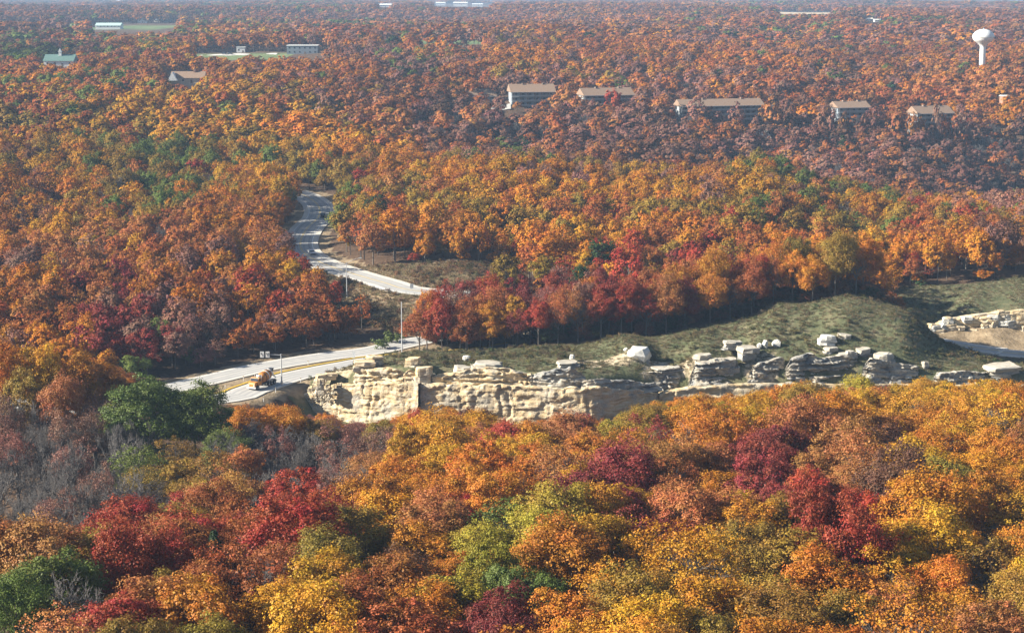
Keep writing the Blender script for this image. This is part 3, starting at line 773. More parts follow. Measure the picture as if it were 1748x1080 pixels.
def instancer(name, P, S, Rz, idx, C, coll, label):
    me = bpy.data.meshes.new(name); me.vertices.add(len(P)); me.vertices.foreach_set("co", np.asarray(P, np.float32).ravel())
    fattr(me, 'tscale', S, 'FLOAT_VECTOR'); fattr(me, 'trot', Rz, 'FLOAT_VECTOR'); fattr(me, 'tidx', idx, 'INT'); fattr(me, 'tcol', C, 'FLOAT_VECTOR')
    o = link(name, me)
    ng = bpy.data.node_groups.new(name, 'GeometryNodeTree')
    ng.interface.new_socket('Geometry', in_out='INPUT', socket_type='NodeSocketGeometry'); ng.interface.new_socket('Geometry', in_out='OUTPUT', socket_type='NodeSocketGeometry')
    gi, go = ng.nodes.new('NodeGroupInput'), ng.nodes.new('NodeGroupOutput')
    m2p = ng.nodes.new('GeometryNodeMeshToPoints'); ci = ng.nodes.new('GeometryNodeCollectionInfo'); ci.inputs[0].default_value = coll; ci.inputs[1].default_value = True; ci.inputs[2].default_value = True
    iop = ng.nodes.new('GeometryNodeInstanceOnPoints'); iop.inputs['Pick Instance'].default_value = True
    def na(nm, t):
        a = ng.nodes.new('GeometryNodeInputNamedAttribute'); a.data_type = t; a.inputs[0].default_value = nm; return a.outputs[0]
    L = ng.links.new
    L(gi.outputs[0], m2p.inputs[0]); L(m2p.outputs[0], iop.inputs['Points']); L(ci.outputs[0], iop.inputs['Instance'])
    L(na('tidx', 'INT'), iop.inputs['Instance Index']); L(na('tscale', 'FLOAT_VECTOR'), iop.inputs['Scale'])
    e2r = ng.nodes.new('FunctionNodeEulerToRotation'); L(na('trot', 'FLOAT_VECTOR'), e2r.inputs[0]); L(e2r.outputs[0], iop.inputs['Rotation'])
    L(iop.outputs[0], go.inputs[0])
    md = o.modifiers.new('trees', 'NODES'); md.node_group = ng
    tag(o, label, 'woodland', kind='stuff'); return o

# what must stay open to the eye: (polygon in the photograph, depth of what is seen there)
KEEP = [([(503,407),(520,436),(530,452),(600,488),(690,508),(714,508),(714,486),(640,466),(573,444),(540,430),(544,412),(556,390),(560,368),(545,352),(532,342),(530,372)], 760),
        ([(556,438),(580,428),(620,436),(720,442),(850,444),(850,470),(760,475),(720,480),(640,462)], 560),
        ([(525,458),(600,492),(716,514),(712,575),(690,585),(668,572),(655,540),(615,522),(565,492)], 470),
        ([(295,652),(440,612),(640,592),(640,612),(560,640),(400,690)], 450),
        ([(1535,530),(1600,512),(1748,488),(1800,480),(1800,640),(1640,600)], 545),
        ([(866,143),(952,143),(946,178),(872,180)], 1050), ([(996,154),(1020,154),(1018,178),(998,172)], 1048), ([(1062,155),(1080,155),(1080,161),(1062,162)], 1048),
        ([(1157,174),(1240,174),(1240,181),(1172,181),(1168,195),(1158,197)], 1036), ([(1272,174),(1300,174),(1300,204),(1272,204)], 1036),
        ([(1436,178),(1482,178),(1468,198),(1446,192)], 1030), ([(1566,186),(1590,186),(1590,208),(1568,200)], 1020), ([(1610,188),(1624,188),(1624,193),(1610,194)], 1020),
        ([(804,156),(845,156),(844,172),(832,168),(818,162)], 1058), ([(768,157),(783,157),(783,163),(768,163)], 1062), ([(696,145),(716,145),(716,151),(696,151)], 1086),
        ([(1655,48),(1702,48),(1690,84),(1684,106),(1670,106)], 1300),
        ([(160,32),(300,32),(300,52),(160,52)], 3000), ([(0,40),(160,40),(160,46),(0,46)], 3000), ([(340,84),(560,76),(560,96),(400,97),(340,97)], 2200), ([(74,93),(130,93),(130,106),(74,106)], 1500), ([(286,120),(345,124),(345,140),(300,140),(286,132)], 1300),
        ([(720,67),(820,67),(820,76),(720,76)], 2400), ([(660,65),(692,65),(692,74),(660,74)], 2400), ([(1330,16),(1420,16),(1420,23),(1330,23)], 6000), ([(740,4),(840,4),(840,12),(740,12)], 7000), ([(645,6),(668,6),(668,13),(645,13)], 7000), ([(1478,28),(1506,28),(1506,39),(1478,39)], 4000)]
def open_view(px, py_t, py_c, wpx, Y):
    bad = np.zeros(px.shape, bool)
    for poly, D in KEEP:
        k = Y < D - 3
        for ox, qy in ((0, py_t + (py_c - py_t) * .25), (0, py_c), (-.95, py_c), (.95, py_c), (-.45, py_t + 1), (.45, py_t + 1), (0, py_t + 1), (-.5, py_t + (py_c-py_t)*.35), (.5, py_t + (py_c-py_t)*.35)):
            bad |= k & in_poly(px + ox * wpx, qy, poly)
    return bad
EXTRA = [(1190,172,1003,1.3),(1210,180,1004,.8),(1256,175,1002,1.15),(1320,166,1006,1.5),(1045,150,1020,1.4),(965,146,1022,1.5),(1350,176,1004,1.1),(1408,172,1002,1.2),(1462,185,1000,1.2),(1496,180,1003,1.3),(1536,178,1000,1.5),(1558,190,990,1.0),(1600,184,990,.95),(1648,180,996,1.5),
         (824,158,1034,1.1),(752,150,1040,1.4),(730,140,1060,1.4),(1096,160,1016,1.5),(1130,165,1010,1.4),(1420,178,1000,.9),(1176,187,1001,.8),(1224,189,1002,.85),(1010,168,1016,.8),(1074,165,1018,.9),(1440,191,998,.7),(1478,190,1000,.8),(1574,200,992,.75),(1616,196,992,.85),(884,172,1018,.7),(930,170,1020,.8),(1290,196,996,.6)]
RX = np.random.default_rng(77)
def forest(name, label, y0, y1, step, coll, nfull, nall, hmean, rad, ext=1.0, under=0.0):
    half = .300 * y1 + 30
    X, Yg = np.meshgrid(np.arange(-half, half, step), np.arange(y0, y1, step))
    X = X + ((np.arange(X.shape[0]) % 2) * step * .5)[:, None]
    X = (X + RX.uniform(-.36, .36, X.shape) * step).ravel(); Yv = (Yg + RX.uniform(-.36, .36, X.size).reshape(Yg.shape) * step).ravel()
    k = np.abs(X) < .300 * Yv + 22 * ext
    X, Yv = X[k], Yv[k]; Z = ground(X, Yv); rdm, _ = road_dist(X, Yv)
    k = (rdm > 3.4) & ~in_poly(X, Yv, MOUND) & ~in_poly(X, Yv, EASTBANK) & ~in_poly(X, Yv, VERGE) & ~in_poly(X, Yv, LOWBANK) & (clearing(X, Yv)[0] == 0)
    k &= ~((X > LX[0] - 3) & (X < LX[-1] + 3) & (Yv < np.interp(X, LX, LY) + 19))
    k &= ~((X > -62) & (Yv < 431))
    k &= ~((Yv < 475) & (X < -22) & (rdm < 6.5))
    X, Yv, Z, rdm = X[k], Yv[k], Z[k], rdm[k]
    nu = int(X.size * under)
    if nu:
        ux, uy = X[:0], Yv[:0]
        k = RX.choice(X.size, nu, replace=False); ux = X[k] + RX.uniform(-4, 4, nu); uy = Yv[k] + RX.uniform(-4, 4, nu); ur, _ = road_dist(ux, uy); q = (ur > 3.5) & ~in_poly(ux, uy, MOUND) & ~in_poly(ux, uy, VERGE) & ~in_poly(ux, uy, LOWBANK) & ~in_poly(ux, uy, EASTBANK)
        ux, uy = ux[q], uy[q]; nu = ux.size; X = np.append(X, ux); Yv = np.append(Yv, uy); Z = np.append(Z, ground(ux, uy))
    v = RX.uniform(0, 1, X.size); h = hmean * (.62 + .55 * v + RX.uniform(-.07, .07, X.size)); s = rad * (.58 + .62 * v + RX.uniform(-.08, .08, X.size))
    if nu: h[-nu:] = RX.uniform(3.2, 6.5, nu); s[-nu:] = RX.uniform(.45, .8, nu)
    er, _ = road_dist(X, Yv); q = (Yv < 475) & (X < -22) & (er < 24); h[q] = np.minimum(h[q], 3.6 + er[q] * .42); s[q] = np.minimum(s[q], .45 + h[q] * .055)
    px, pt = proj(X, Yv, Z + h); _, pc = proj(X, Yv, Z + h * .5)
    bad = open_view(px, pt, pc, s * 4.2 * FPX / Yv, Yv)
    bad |= (px < -160) | (px > 1908)
    X, Yv, Z, h, s, px, pc = [a[~bad] for a in (X, Yv, Z, h, s, px, pc)]
    for a, b, Yt, sz in EXTRA:
        if y0 <= Yt < y1:
            q = at(a, b, Yt); g_ = float(ground([q.x], [Yt])[0])
            X, Yv, Z, h, s, px, pc = [np.append(u, w) for u, w in zip((X, Yv, Z, h, s, px, pc), (q.x, Yt, g_, q.z - g_, sz, a, b + 14))]
    stand = fbm(X / 60, Yv / 60, 0, 91, 3); stand2 = fbm(X / 45, Yv / 80, 0, 95, 2) * 1.6 - .3
    n = X.size; r = random.Random(31); C = np.zeros((n, 3)); idx = np.zeros(n, int)
    for i in range(n):
        code = pick_colour(px[i], pc[i], r, stand[i])
        if 785 < Yv[i] < 1012 and px[i] > 700: code = r.choice('mmbsbmcrmc')  # valley side: purple haze and shade painted in as mauve and dark tree colours
        if r.random() < .012: code = r.choice('GdsR')
        C[i] = np.array(vary(COLOR[code], r, .13, .07)) * (1.0 - .4 * (stand2[i] - .5))
        idx[i] = r.randrange(nfull, nall) if code == 's' and nall > nfull else r.randrange(0, nfull if code != 'm' or nall == nfull else nfull)
    order = None
    S = np.stack([s, s, h / TH], 1)
    instancer(name, np.stack([X, Yv, Z - .1], 1), S, np.stack([np.zeros(n), np.zeros(n), RX.uniform(0, 6.28, n)], 1), idx, C, coll, label)
    print(name, n)
cm_, cf_, cv_ = proto_collection('mid_tree_shapes', mid_m), proto_collection('far_tree_shapes', far_m), proto_collection('distant_tree_shapes', vfar_m)
forest('woodland', 'dense orange and rust autumn woods on the slopes beyond the road', 392, 800, 6.7, cm_, 8, 10, 13.2, 1.04, under=.5)
forest('hillside_woodland', 'hazy mauve and orange woods on the far valley side', 800, 1500, 8.8, cf_, 6, 8, 13.6, 1.30, 2)
forest('distant_woodland', 'pale hazy woods stretching to the horizon', 1500, 3200, 12.0, cv_, 5, 5, 13.5, 1.55, 4)
forest('horizon_woodland', 'thin band of bluish woods along the horizon', 3200, 8600, 27, cv_, 5, 5, 13.5, 3.1, 8)

bx, by, bh = [], [], []
for _ in range(420):
    x = RE.uniform(LX[0] - 1, LX[-1] + 4); d = RE.uniform(2.0, 24); y = float(np.interp(x, LX, LY)) + d; bx.append(x); by.append(y); bh.append(RE.uniform(1.6, 3.2) + d * .14)
bx, by, bh = np.array(bx), np.array(by), np.array(bh); k = road_dist(bx, by)[0] > 3.0; bx, by, bh = bx[k], by[k], bh[k]; bz = ground(bx, by); nb = len(bx)
instancer('undergrowth', np.stack([bx, by, bz - .25 * bh], 1), np.stack([bh * .20, bh * .20, bh / TH * 1.25], 1), np.stack([bx*0, bx*0, bx*3], 1), np.array([RE.randrange(0, 8) for _ in bx]),
          np.array([vary(RE.choice([(.12,.07,.045),(.20,.075,.045),(.10,.085,.04),(.06,.075,.03),(.24,.10,.05)]), RE, .2) for _ in bx]), cm_, 'dark brush under the red trees of the mound wood')['category'] = 'brush'
# ------------------------------------------------------------------ rock
def wall_mesh(name, pts, zb, zt, sd, ds=.32, dz=.26, back=2.5, amp=1.0, bedh=.8, beda=.62, topn=.5):
    """weathered rock face along a plan line: buttresses, drill grooves, bedding ledges, cracks"""
    P = np.array(pts); seg = np.hypot(*np.diff(P, axis=0).T); S = np.concatenate([[0], np.cumsum(seg)])
    n = int(S[-1] / ds); s = np.linspace(0, S[-1], n); x = np.interp(s, S, P[:, 0]); y = np.interp(s, S, P[:, 1])
    xs = np.convolve(np.pad(x, 6, 'edge'), np.ones(13)/13, 'valid'); ys = np.convolve(np.pad(y, 6, 'edge'), np.ones(13)/13, 'valid')
    tx, ty = np.gradient(xs), np.gradient(ys); L = np.hypot(tx, ty); nx, ny = ty / L, -tx / L
    zt_s = np.interp(s, S, zt) if np.ndim(zt) else np.full(n, zt); zt_s = zt_s + (fbm(s / 2.2, 0, 0, sd+20, 3) - .5) * topn
    m = int((np.max(zt_s) - zb) / dz); t = np.linspace(0, 1, m)
    s2, t2 = np.meshgrid(s, t); z2 = zb + t2 * (zt_s - zb)[None, :]
    bed = np.floor(z2 / bedh * .6 + .8 * vnoise(s2 / 9, z2 * 0, 0, sd + 3) + vnoise(z2 / 1.9, 0 * z2, 0, sd + 17))
    cz = z2 / bedh + 1.7 * vnoise(z2 / (bedh * 2.3), 0 * z2, 0, sd + 15) + .55 * fbm(s2 / 7, z2 * .2, 0, sd + 12, 3)
    cs = s2 / (.9 + 3.4 * _h(np.floor(cz).astype(np.int64), np.floor(s2 / 11).astype(np.int64), 2, sd + 16)) + .9 * fbm(s2 / 2.5, z2 / 2, 0, sd + 11, 3)
    cell = _h(np.floor(cs + .5 * (np.floor(cz) % 2)).astype(np.int64), np.floor(cz).astype(np.int64), 0, sd + 13)
    cell2 = _h(np.floor(cs * 2.3).astype(np.int64), np.floor(cz * 2.1 + .4 * cs).astype(np.int64), 1, sd + 14)
    d = amp * (1.1 * (fbm(s2 / 9, z2 / 9, 0, sd, 3) - .5) + .28 * (fbm(s2 / 1.0, z2 / 5.0, 0, sd + 1, 2) - .5) + beda * 1.1 * (vnoise(bed * 3.7, s2 / 6, 0, sd + 2) - .5) + beda * .75 * (cell - .5) + beda * .35 * (cell2 - .5) + .22 * (fbm(s2 / .7, z2 / .4, 0, sd + 4, 2) - .5))
    crack = np.abs(vnoise(s2 / 6.8 + .25 * vnoise(z2 / 2, 0, 0, sd), 0 * z2, 0, sd + 6) - .5)
    d -= amp * .45 * np.exp(-(crack / .018)**2)
    d -= .9 * t2**2 * .3
    d += (1 - t2)**3 * 1.0
    V = np.stack([xs[None, :] + nx[None, :] * d, ys[None, :] + ny[None, :] * d, z2], -1)
    cap = V[-1].copy(); cap[:, 0] = xs - nx * back; cap[:, 1] = ys - ny * back; cap[:, 2] -= .25
    V = np.concatenate([V, cap[None]], 0); r, c = V.shape[:2]; ix = np.arange(r*c).reshape(r, c)
    q = np.stack([ix[:-1, :-1], ix[:-1, 1:], ix[1:, 1:], ix[1:, :-1]], -1).reshape(-1, 4)
    return mesh_np(name, V.reshape(-1, 3), q)
def pl(pts): return [(at(a, 660, Y).x, Y) for a, Y in pts]
cliff = tag(empty('limestone_cliff', (at(760,700,392).x, 392, -7)), 'tall pale yellow limestone road cut above the orange trees', 'cliff')
def cpart(name, me, mat, root):
    o = link(name, me, mat=mat); o.parent = root; o.matrix_parent_inverse = Matrix.Translation(-root.location); return o
def ztop(lst): return [at(a, b, Y).z for a, b, Y in lst]
WL = [(490,405),(500,401.5),(530,399),(575,396.4),(640,393),(716,389.6)]
cpart('rock_face', wall_mesh('rock_face', pl(WL), -9.5, ztop([(490,682,405),(500,676,401.5),(530,668,399),(575,655,396.4),(640,654,393),(716,656,389.6)]), 1, amp=.75, topn=1.1), M['rock'], cliff)
WM = [(714,391.6),(722,391.2),(760,390.4),(800,389.6),(850,388.7),(900,387.8),(960,386.6),(1000,386),(1022,386.8),(1060,390),(1110,395),(1135,398)]
cpart('rock_face', wall_mesh('rock_face', pl(WM), -9.5, ztop([(714,656,391.6),(722,655,391.2),(760,656,390.4),(800,657,389.6),(850,658,388.7),(900,660,387.8),(960,663,386.6),(1000,663,386),(1022,662,386.8),(1060,663,390),(1110,668,395),(1135,676,398)]), 2, amp=.8, topn=1.1), M['rock'], cliff)
WS = [(1120,397),(1180,397.2),(1290,397.5),(1420,398),(1600,398.5),(1760,399),(1860,399)]
cpart('rock_shelf', wall_mesh('rock_shelf', pl(WS), -9.5, ztop([(1120,672,397),(1180,662,397.2),(1290,656,397.5),(1420,656,398),(1600,658,398.5),(1760,656,399),(1860,656,399)]), 4, ds=.45, dz=.4, back=5), M['rock'], cliff)

def slab_mesh(sd, L):
    """bedded block: uneven angular slabs stacked on each other"""
    r = random.Random(sd); bm = bmesh.new(); z = -1.0; hs = [r.uniform(.5, 1.5) for _ in range(L)]; tot = sum(hs)
    for k in range(L):
        h = 2 * hs[k] / tot; n = r.randrange(8, 12); ox, oy = r.uniform(-.16, .16), r.uniform(-.12, .12); sc = r.uniform(.78, 1.04) * (1 - .10 * k / L)
        ring = []
        for i in range(n):
            a = 2 * math.pi * (i + r.uniform(-.32, .32)) / n; c, q = math.cos(a), math.sin(a); m = 1 / max(abs(c), abs(q)) ** .8; rr = sc * m * r.uniform(.80, 1.06); ring.append((c * rr + ox, q * rr + oy))
        tilt = (r.uniform(-.07, .07), r.uniform(-.07, .07)); sh = r.uniform(.05, .16)
        lv = []
        for f, zz in ((1 - sh * .8, z + .02), (1.0, z + h * .30), (1.0 - r.uniform(0, .06), z + h * .82), (1 - sh * .6, z + h)):
            lv.append([bm.verts.new((x * f * r.uniform(.95, 1.05) + r.uniform(-.02, .02), y * f * r.uniform(.95, 1.05), zz + x * tilt[0] + y * tilt[1] + r.uniform(-.03, .03))) for x, y in ring])
        for a, b in zip(lv, lv[1:]):
            for i in range(n): bm.faces.new((a[i], a[(i+1) % n], b[(i+1) % n], b[i]))
        bm.faces.new(lv[-1]); bm.faces.new(lv[0][::-1])
        z += h
    bmesh.ops.triangulate(bm, faces=bm.faces[:]); bmesh.ops.subdivide_edges(bm, edges=bm.edges[:], cuts=1, use_grid_fill=True)
    V = np.array([v.co for v in bm.verts]); 
    for k in range(3):
        dd = .20 * (fbm(V[:, 0]*2.2+sd*3.1, V[:, 1]*2.2, V[:, 2]*2.2 + k*7, sd + k, 3) - .5)
        for v, q in zip(bm.verts, dd): v.co[k] += q
    me = bpy.data.meshes.new('rock'); bm.to_mesh(me); bm.free(); return me
def chunk_mesh(sd):
    r = random.Random(sd); bm = bmesh.new()
    for _ in range(34):
        v = Vector((r.gauss(0, 1), r.gauss(0, 1), r.gauss(0, 1))).normalized(); m = max(abs(v.x), abs(v.y), abs(v.z)); bm.verts.new(v * (.55 + .45 / m ** .9) * r.uniform(.8, 1.0))
    h = bmesh.ops.convex_hull(bm, input=bm.verts[:]); bmesh.ops.delete(bm, geom=[v for v in bm.verts if not v.link_faces], context='VERTS')
    me = bpy.data.meshes.new('rock'); bm.to_mesh(me); bm.free(); return me
ROCKS = [slab_mesh(k, 2 + k % 3) for k in range(14)]
BOUL = [chunk_mesh(40 + k) for k in range(6)]
RR = random.Random(3)
def rock(px0, px1, py0, py1, Y, mat, depth=None, root=None, name='rock', lib=ROCKS, rz=None, tilt=.06):
    """a block seen between those edges of the photograph, Y metres out"""
    a, b = at(px0, py1, Y), at(px1, py0, Y); w = (b.x - a.x) / 2; h = (b.z - a.z) / 2 + .2; dp = depth or max(.8, w * RR.uniform(.6, 1.0))
    me = RR.choice(lib); o = bpy.data.objects.new(name, me)
    me_m = me
    o.location = ((a.x + b.x) / 2, Y + dp * .6, (a.z + b.z) / 2 - .15); o.scale = (w * 1.06, dp, h); o.rotation_euler = (RR.uniform(-tilt, tilt), RR.uniform(-tilt, tilt), RR.uniform(-.25, .25) if rz is None else rz)
    if not me.materials: me.materials.append(mat)
    o.material_slots  # slot below is per object
    col.objects.link(o); o.material_slots[0].link = 'OBJECT'; o.material_slots[0].material = mat
    if root is not None:
        o.parent = root; o.matrix_parent_inverse = Matrix.Translation(-root.location)
    return o
# weathered upper beds, stepped back from the tall face
def bench(lst, zb, sd, mat, root, **kw):
    cpart('rock_bed', wall_mesh('rock_bed', pl([(a, Y) for a, b, Y in lst]), zb, ztop(lst), sd, **{**dict(ds=.3, dz=.2, bedh=.42, beda=1.15, amp=1.0, topn=1.0, back=2.2), **kw}), mat, root)
bench([(602,640,397.5),(616,630,396.4),(650,628,394.8),(676,631,393.8),(694,638,393.6)], 1.0, 31, M['rock'], cliff)
bench([(684,642,393.4),(698,634,392.8),(722,636,393.8),(748,640,394.2)], .8, 32, M['rock'], cliff)
bench([(736,644,393.6),(752,639,393),(790,633,392.4),(830,628,391.8),(862,630,391.2),(884,633,391),(912,640,391)], .6, 33, M['rock'], cliff)
bench([(900,644,391.2),(916,638,390.6),(950,631,390),(975,626,389.8),(1002,640,391)], .2, 34, M['rock2'], cliff)
bench([(988,652,389.6),(1010,650,389),(1050,648,391.6),(1100,652,396),(1130,660,398.5)], -.4, 35, M['rock2'], cliff)
# ledges on top of the tall face
for a in [(613,671,628,653,394.5),(600,640,618,632,397),(622,652,609,626,400),(690,718,612,640,396.5),(706,740,628,656,392.5),(722,745,640,657,391.5),(744,775,640,657,392.5),(748,800,633,645,395),(772,812,628,657,394),(810,850,630,657,394.5),(800,862,622,636,397),(846,882,628,657,395),(876,905,632,660,395.5),(905,925,648,662,395.5),
          (912,965,630,650,396.5),(925,990,642,662,396),(945,992,620,636,398.5),(962,984,608,622,401),(985,1010,650,664,396.5),(536,556,648,672,394.5),(535,560,640,652,399),(553,575,638,646,399.5),(1030,1090,648,660,397.5)]:
    if RR.random() < .75 and a[0] > 600: continue
    rock(*a, M['rock'] if a[0] < 745 or RR.random() < .3 else M['rock2'], root=cliff, name='ledge_rock')
# broken blocks at the left corner
for i in range(46):
    px = RR.uniform(526, 582); py = RR.uniform(660, 690) - (px - 550) * .12
    rock(px - 4, px + 4, py - 2.6, py + 2.6, float(np.interp(px, [492,530,575,640],[404,399.0,396.6,393])) , M['rock'], depth=.8, root=cliff, name='broken_block', tilt=.2)
# dark bedded outcrop on the right
crop = tag(empty('rock_outcrop', (at(1330,650,400).x, 400, 0)), 'grey bedded rock outcrop with dark shaded blocks below the grassy mound', 'rock outcrop')
bench([(1060,652,401.2),(1075,640,400.1),(1120,636,401.1),(1150,628,402.5),(1172,650,403.9)], -.6, 41, M['rock2'], crop, amp=1.3)
bench([(1174,640,401.2),(1186,620,400.1),(1225,612,401.0),(1256,612,402.5),(1268,640,403.3)], -.6, 42, M['rock2'], crop, amp=1.3)
bench([(1274,640,401.2),(1284,624,400.0),(1310,618,400.6),(1338,610,401.9),(1348,636,402.6)], -.6, 43, M['rock2'], crop, amp=1.3)
bench([(1338,630,401.2),(1348,612,400.0),(1385,604,400.6),(1400,612,401.0),(1440,606,402.7),(1462,612,404.0),(1470,640,404.6)], -.6, 44, M['rock2'], crop, amp=1.4)
bench([(1466,630,401.2),(1484,612,400.1),(1510,616,400.6),(1540,620,401.8),(1564,624,403.1),(1574,648,403.7)], -.6, 45, M['rock2'], crop, amp=1.3)
bench([(1588,650,401.2),(1596,636,400.0),(1650,634,400.6),(1700,636,401.9),(1760,636,404.4),(1820,636,408.0)], -.6, 46, M['rock2'], crop)
for a in [(1062,1100,635,656,402),(1090,1160,640,658,400.5),(1110,1165,628,648,402.5),(1150,1180,610,632,405),(1182,1225,606,622,403.5),(1216,1256,603,618,403),(1180,1230,620,640,402),(1190,1262,632,655,400.5),(1226,1262,614,636,402),(1258,1294,594,612,405),(1264,1290,608,624,404),
          (1282,1340,622,654,400.5),(1300,1345,606,628,402.5),(1340,1378,596,618,404.5),(1346,1400,612,654,400.5),(1362,1420,600,618,403.5),(1396,1445,618,654,401),(1410,1456,606,632,403.5),(1440,1462,600,622,404.5),(1404,1434,594,604,407),(1426,1470,604,620,405),(1462,1490,596,610,406.5),(1440,1480,622,655,401.5),(1474,1508,600,618,405.5),(1462,1500,612,640,403.5),
          (1490,1530,606,632,403.5),(1492,1524,626,648,401.5),(1516,1566,618,636,403),(1510,1560,632,652,401.5),(1574,1586,618,632,405),
          (1590,1650,628,656,401.5),(1646,1690,628,656,401.5),(1684,1742,625,642,402),(1690,1765,638,656,401),(1740,1800,630,656,401.5),
          (1232,1262,586,596,408),(1404,1420,573,584,412),(1170,1190,640,656,400.8)]:
    if RR.random() < .62 and a[3] > 612: continue
    rock(*a, M['rock2'], root=crop, name='rock', rz=RR.uniform(.15, .5))
def boulder(label, *a, mat='rockwhite', lib=BOUL):
    o = rock(*a, M[mat], name='boulder', lib=lib, tilt=.12)
    tag(o, label, 'boulder', 'loose boulders on the grassy mound')
boulder("big white boulder with a split face resting on the grassy slope", 1066, 1114, 593, 619, 405.5, lib=BOUL[1:2])
boulder("small pale stone just left of the big white boulder", 1064, 1074, 594, 601, 408.5)
boulder("grey stone lying under the right side of the big white boulder", 1092, 1112, 612, 628, 405.5, mat='rock2')
boulder("lone flat white stone on the grass left of centre of the mound", 789, 804, 607, 614, 408)
boulder("small upright stone at the upper edge of the ledges", 972, 982, 605, 614, 404)
boulder("left stone of the three pale stones perched above the outcrop", 1292, 1302, 586, 594, 409)
boulder("pointed middle stone of the three pale stones perched above the outcrop", 1301, 1312, 580, 594, 409)
boulder("right stone of the three pale stones perched above the outcrop", 1318, 1334, 580, 592, 410)
boulder("squarish white boulder at the top of the dark outcrop", 1396, 1430, 574, 588, 409, lib=ROCKS)
boulder("flat pale boulder just right of the squarish white one", 1428, 1462, 572, 590, 411, mat='rock2', lib=ROCKS)
boulder("flat pale slab above the left end of the dark outcrop", 1236, 1268, 583, 594, 410, mat='rock2', lib=ROCKS)
# east cut beyond the lower highway
cut = tag(empty('east_rock_cut', (at(1700,570,492).x, 492, -6)), 'pale layered rock cut beside the yellow lined highway at right edge', 'cliff')
cpart('rock_face', wall_mesh('rock_face', pl([(1585,495),(1605,491),(1650,490.5),(1700,490),(1748,489.5),(1800,489.5),(1880,489)]), -7.5, [at(1585,552,495).z, at(1605,545,491).z, at(1650,538,490.5).z, at(1700,532,490).z, at(1748,528,489.5).z, at(1800,524,489.5).z, at(1880,520,489).z], 8, ds=.5, dz=.4, amp=1.2), M['rock'], cut)
for i in range(30):
    px = RR.uniform(1590, 1800); f = RR.random(); py = 572 - f * (572 - np.interp(px, [1590,1748,1800],[550,526,522])); w = RR.uniform(6, 16); h = RR.uniform(2.5, 6)
    rock(px - w, px + w, py - h, py + h, 489.0 + f * .9, M['rock'] if RR.random() < .6 else M['rockwhite'], depth=1.3, root=cut, name='ledge_rock', tilt=.12)
# ------------------------------------------------------------------ tufts of grass and scrub
def tuft_mesh(name, sd, n, r, h, w):
    g = np.random.default_rng(sd); a = g.random(n) * 6.283; q = np.sqrt(g.random(n)) * r
    B = np.stack([q*np.cos(a), q*np.sin(a), np.full(n, -.05)], 1); lean = np.stack([np.cos(a)*.35, np.sin(a)*.35, np.ones(n)], 1) + g.normal(size=(n, 3)) * .22
    T = B + lean * (h * (.5 + .6 * g.random(n)))[:, None]; side = np.cross(lean, g.normal(size=(n, 3))); side /= np.linalg.norm(side, axis=1)[:, None]
    V = np.stack([B - side*w, B + side*w, T], 1).reshape(-1, 3); me = mesh_np(name, V, tris=np.arange(3*n).reshape(-1, 3))
    fattr(me, 'lv', np.repeat(g.random(n), 3)); fattr(me, 'cv', np.repeat(g.random(n), 3)); me.materials.append(M['leaf_mass']); return me
def scrub_mesh(name, sd):
    g = np.random.default_rng(sd); n = 12; cl = np.concatenate([g.normal(size=(n, 3)) * [.45, .45, .22] + [0, 0, .5], np.full((n, 1), .34)], 1)
    return leaves_mesh(name, g, cl, 16, .2, M['leaf_mass'], np.array([0, 0, .3]))
tc = proto_collection('tuft_shapes', [tuft_mesh('tuft', k, 34, .55, .55, .05) for k in range(4)] + [scrub_mesh('scrub', 30 + k) for k in range(3)])
def scatter(name, label, poly, n, cols, scrub, sd, smin=.6, smax=1.3):
    g = np.random.default_rng(sd); P = np.array(poly); X = g.uniform(P[:, 0].min(), P[:, 0].max(), n*3); Y = g.uniform(P[:, 1].min(), P[:, 1].max(), n*3)
    k = in_poly(X, Y, poly); rdm, _ = road_dist(X, Y); k &= rdm > .6; k &= (np.abs(X) < .31 * Y + 10)
    k &= ~((X > -62) & (Y < np.interp(X, WX, WY) + 4.5)); k &= ~((X > 112) & (Y > 462) & (Y < 494))
    X, Y = X[k][:n], Y[k][:n]; Z = ground(X, Y); m = len(X); r = random.Random(sd)
    patch = fbm(X / 9, Y / 9, 0, sd, 3); isc = (g.random(m) < scrub * np.clip((patch - .40) * 6, 0.05, 2)); idx = np.where(isc, g.integers(4, 7, m), g.integers(0, 4, m))
    s = g.uniform(smin, smax, m) * np.where(isc, 1.1, 1.0)
    C = np.array([vary(r.choice(cols[1 if isc[i] else 0]), r, .25) for i in range(m)])
    o = instancer(name, np.stack([X, Y, Z], 1), np.stack([s, s, s], 1), np.stack([np.zeros(m), np.zeros(m), g.uniform(0, 6.28, m)], 1), idx, C, tc, label); o['category'] = 'grass'
GC = ([(.14,.125,.062),(.105,.105,.05),(.20,.155,.09),(.17,.14,.078)], [(.06,.075,.035),(.10,.09,.045),(.12,.085,.05),(.16,.13,.05)])
DC = ([(.30,.22,.13),(.24,.17,.10),(.36,.28,.17),(.20,.17,.09)], [(.20,.12,.06),(.10,.085,.04),(.16,.09,.05)])
scatter('mound_grass', 'short grey green grass and scrub covering the mound above the cliff', MOUND, 12000, GC, .12, 1, .45, .95)
scatter('bank_grass', 'grey green grass on the bank above the rock cut at right', EASTBANK, 4500, GC, .05, 2, .45, .9)
scatter('verge_grass', 'dry brown grass on the bank behind the hill road', VERGE, 3500, DC, .16, 3)
scatter('slope_grass', 'dry brown grass and scrub on the slope below the hill road', LOWBANK, 3000, DC, .30, 4)
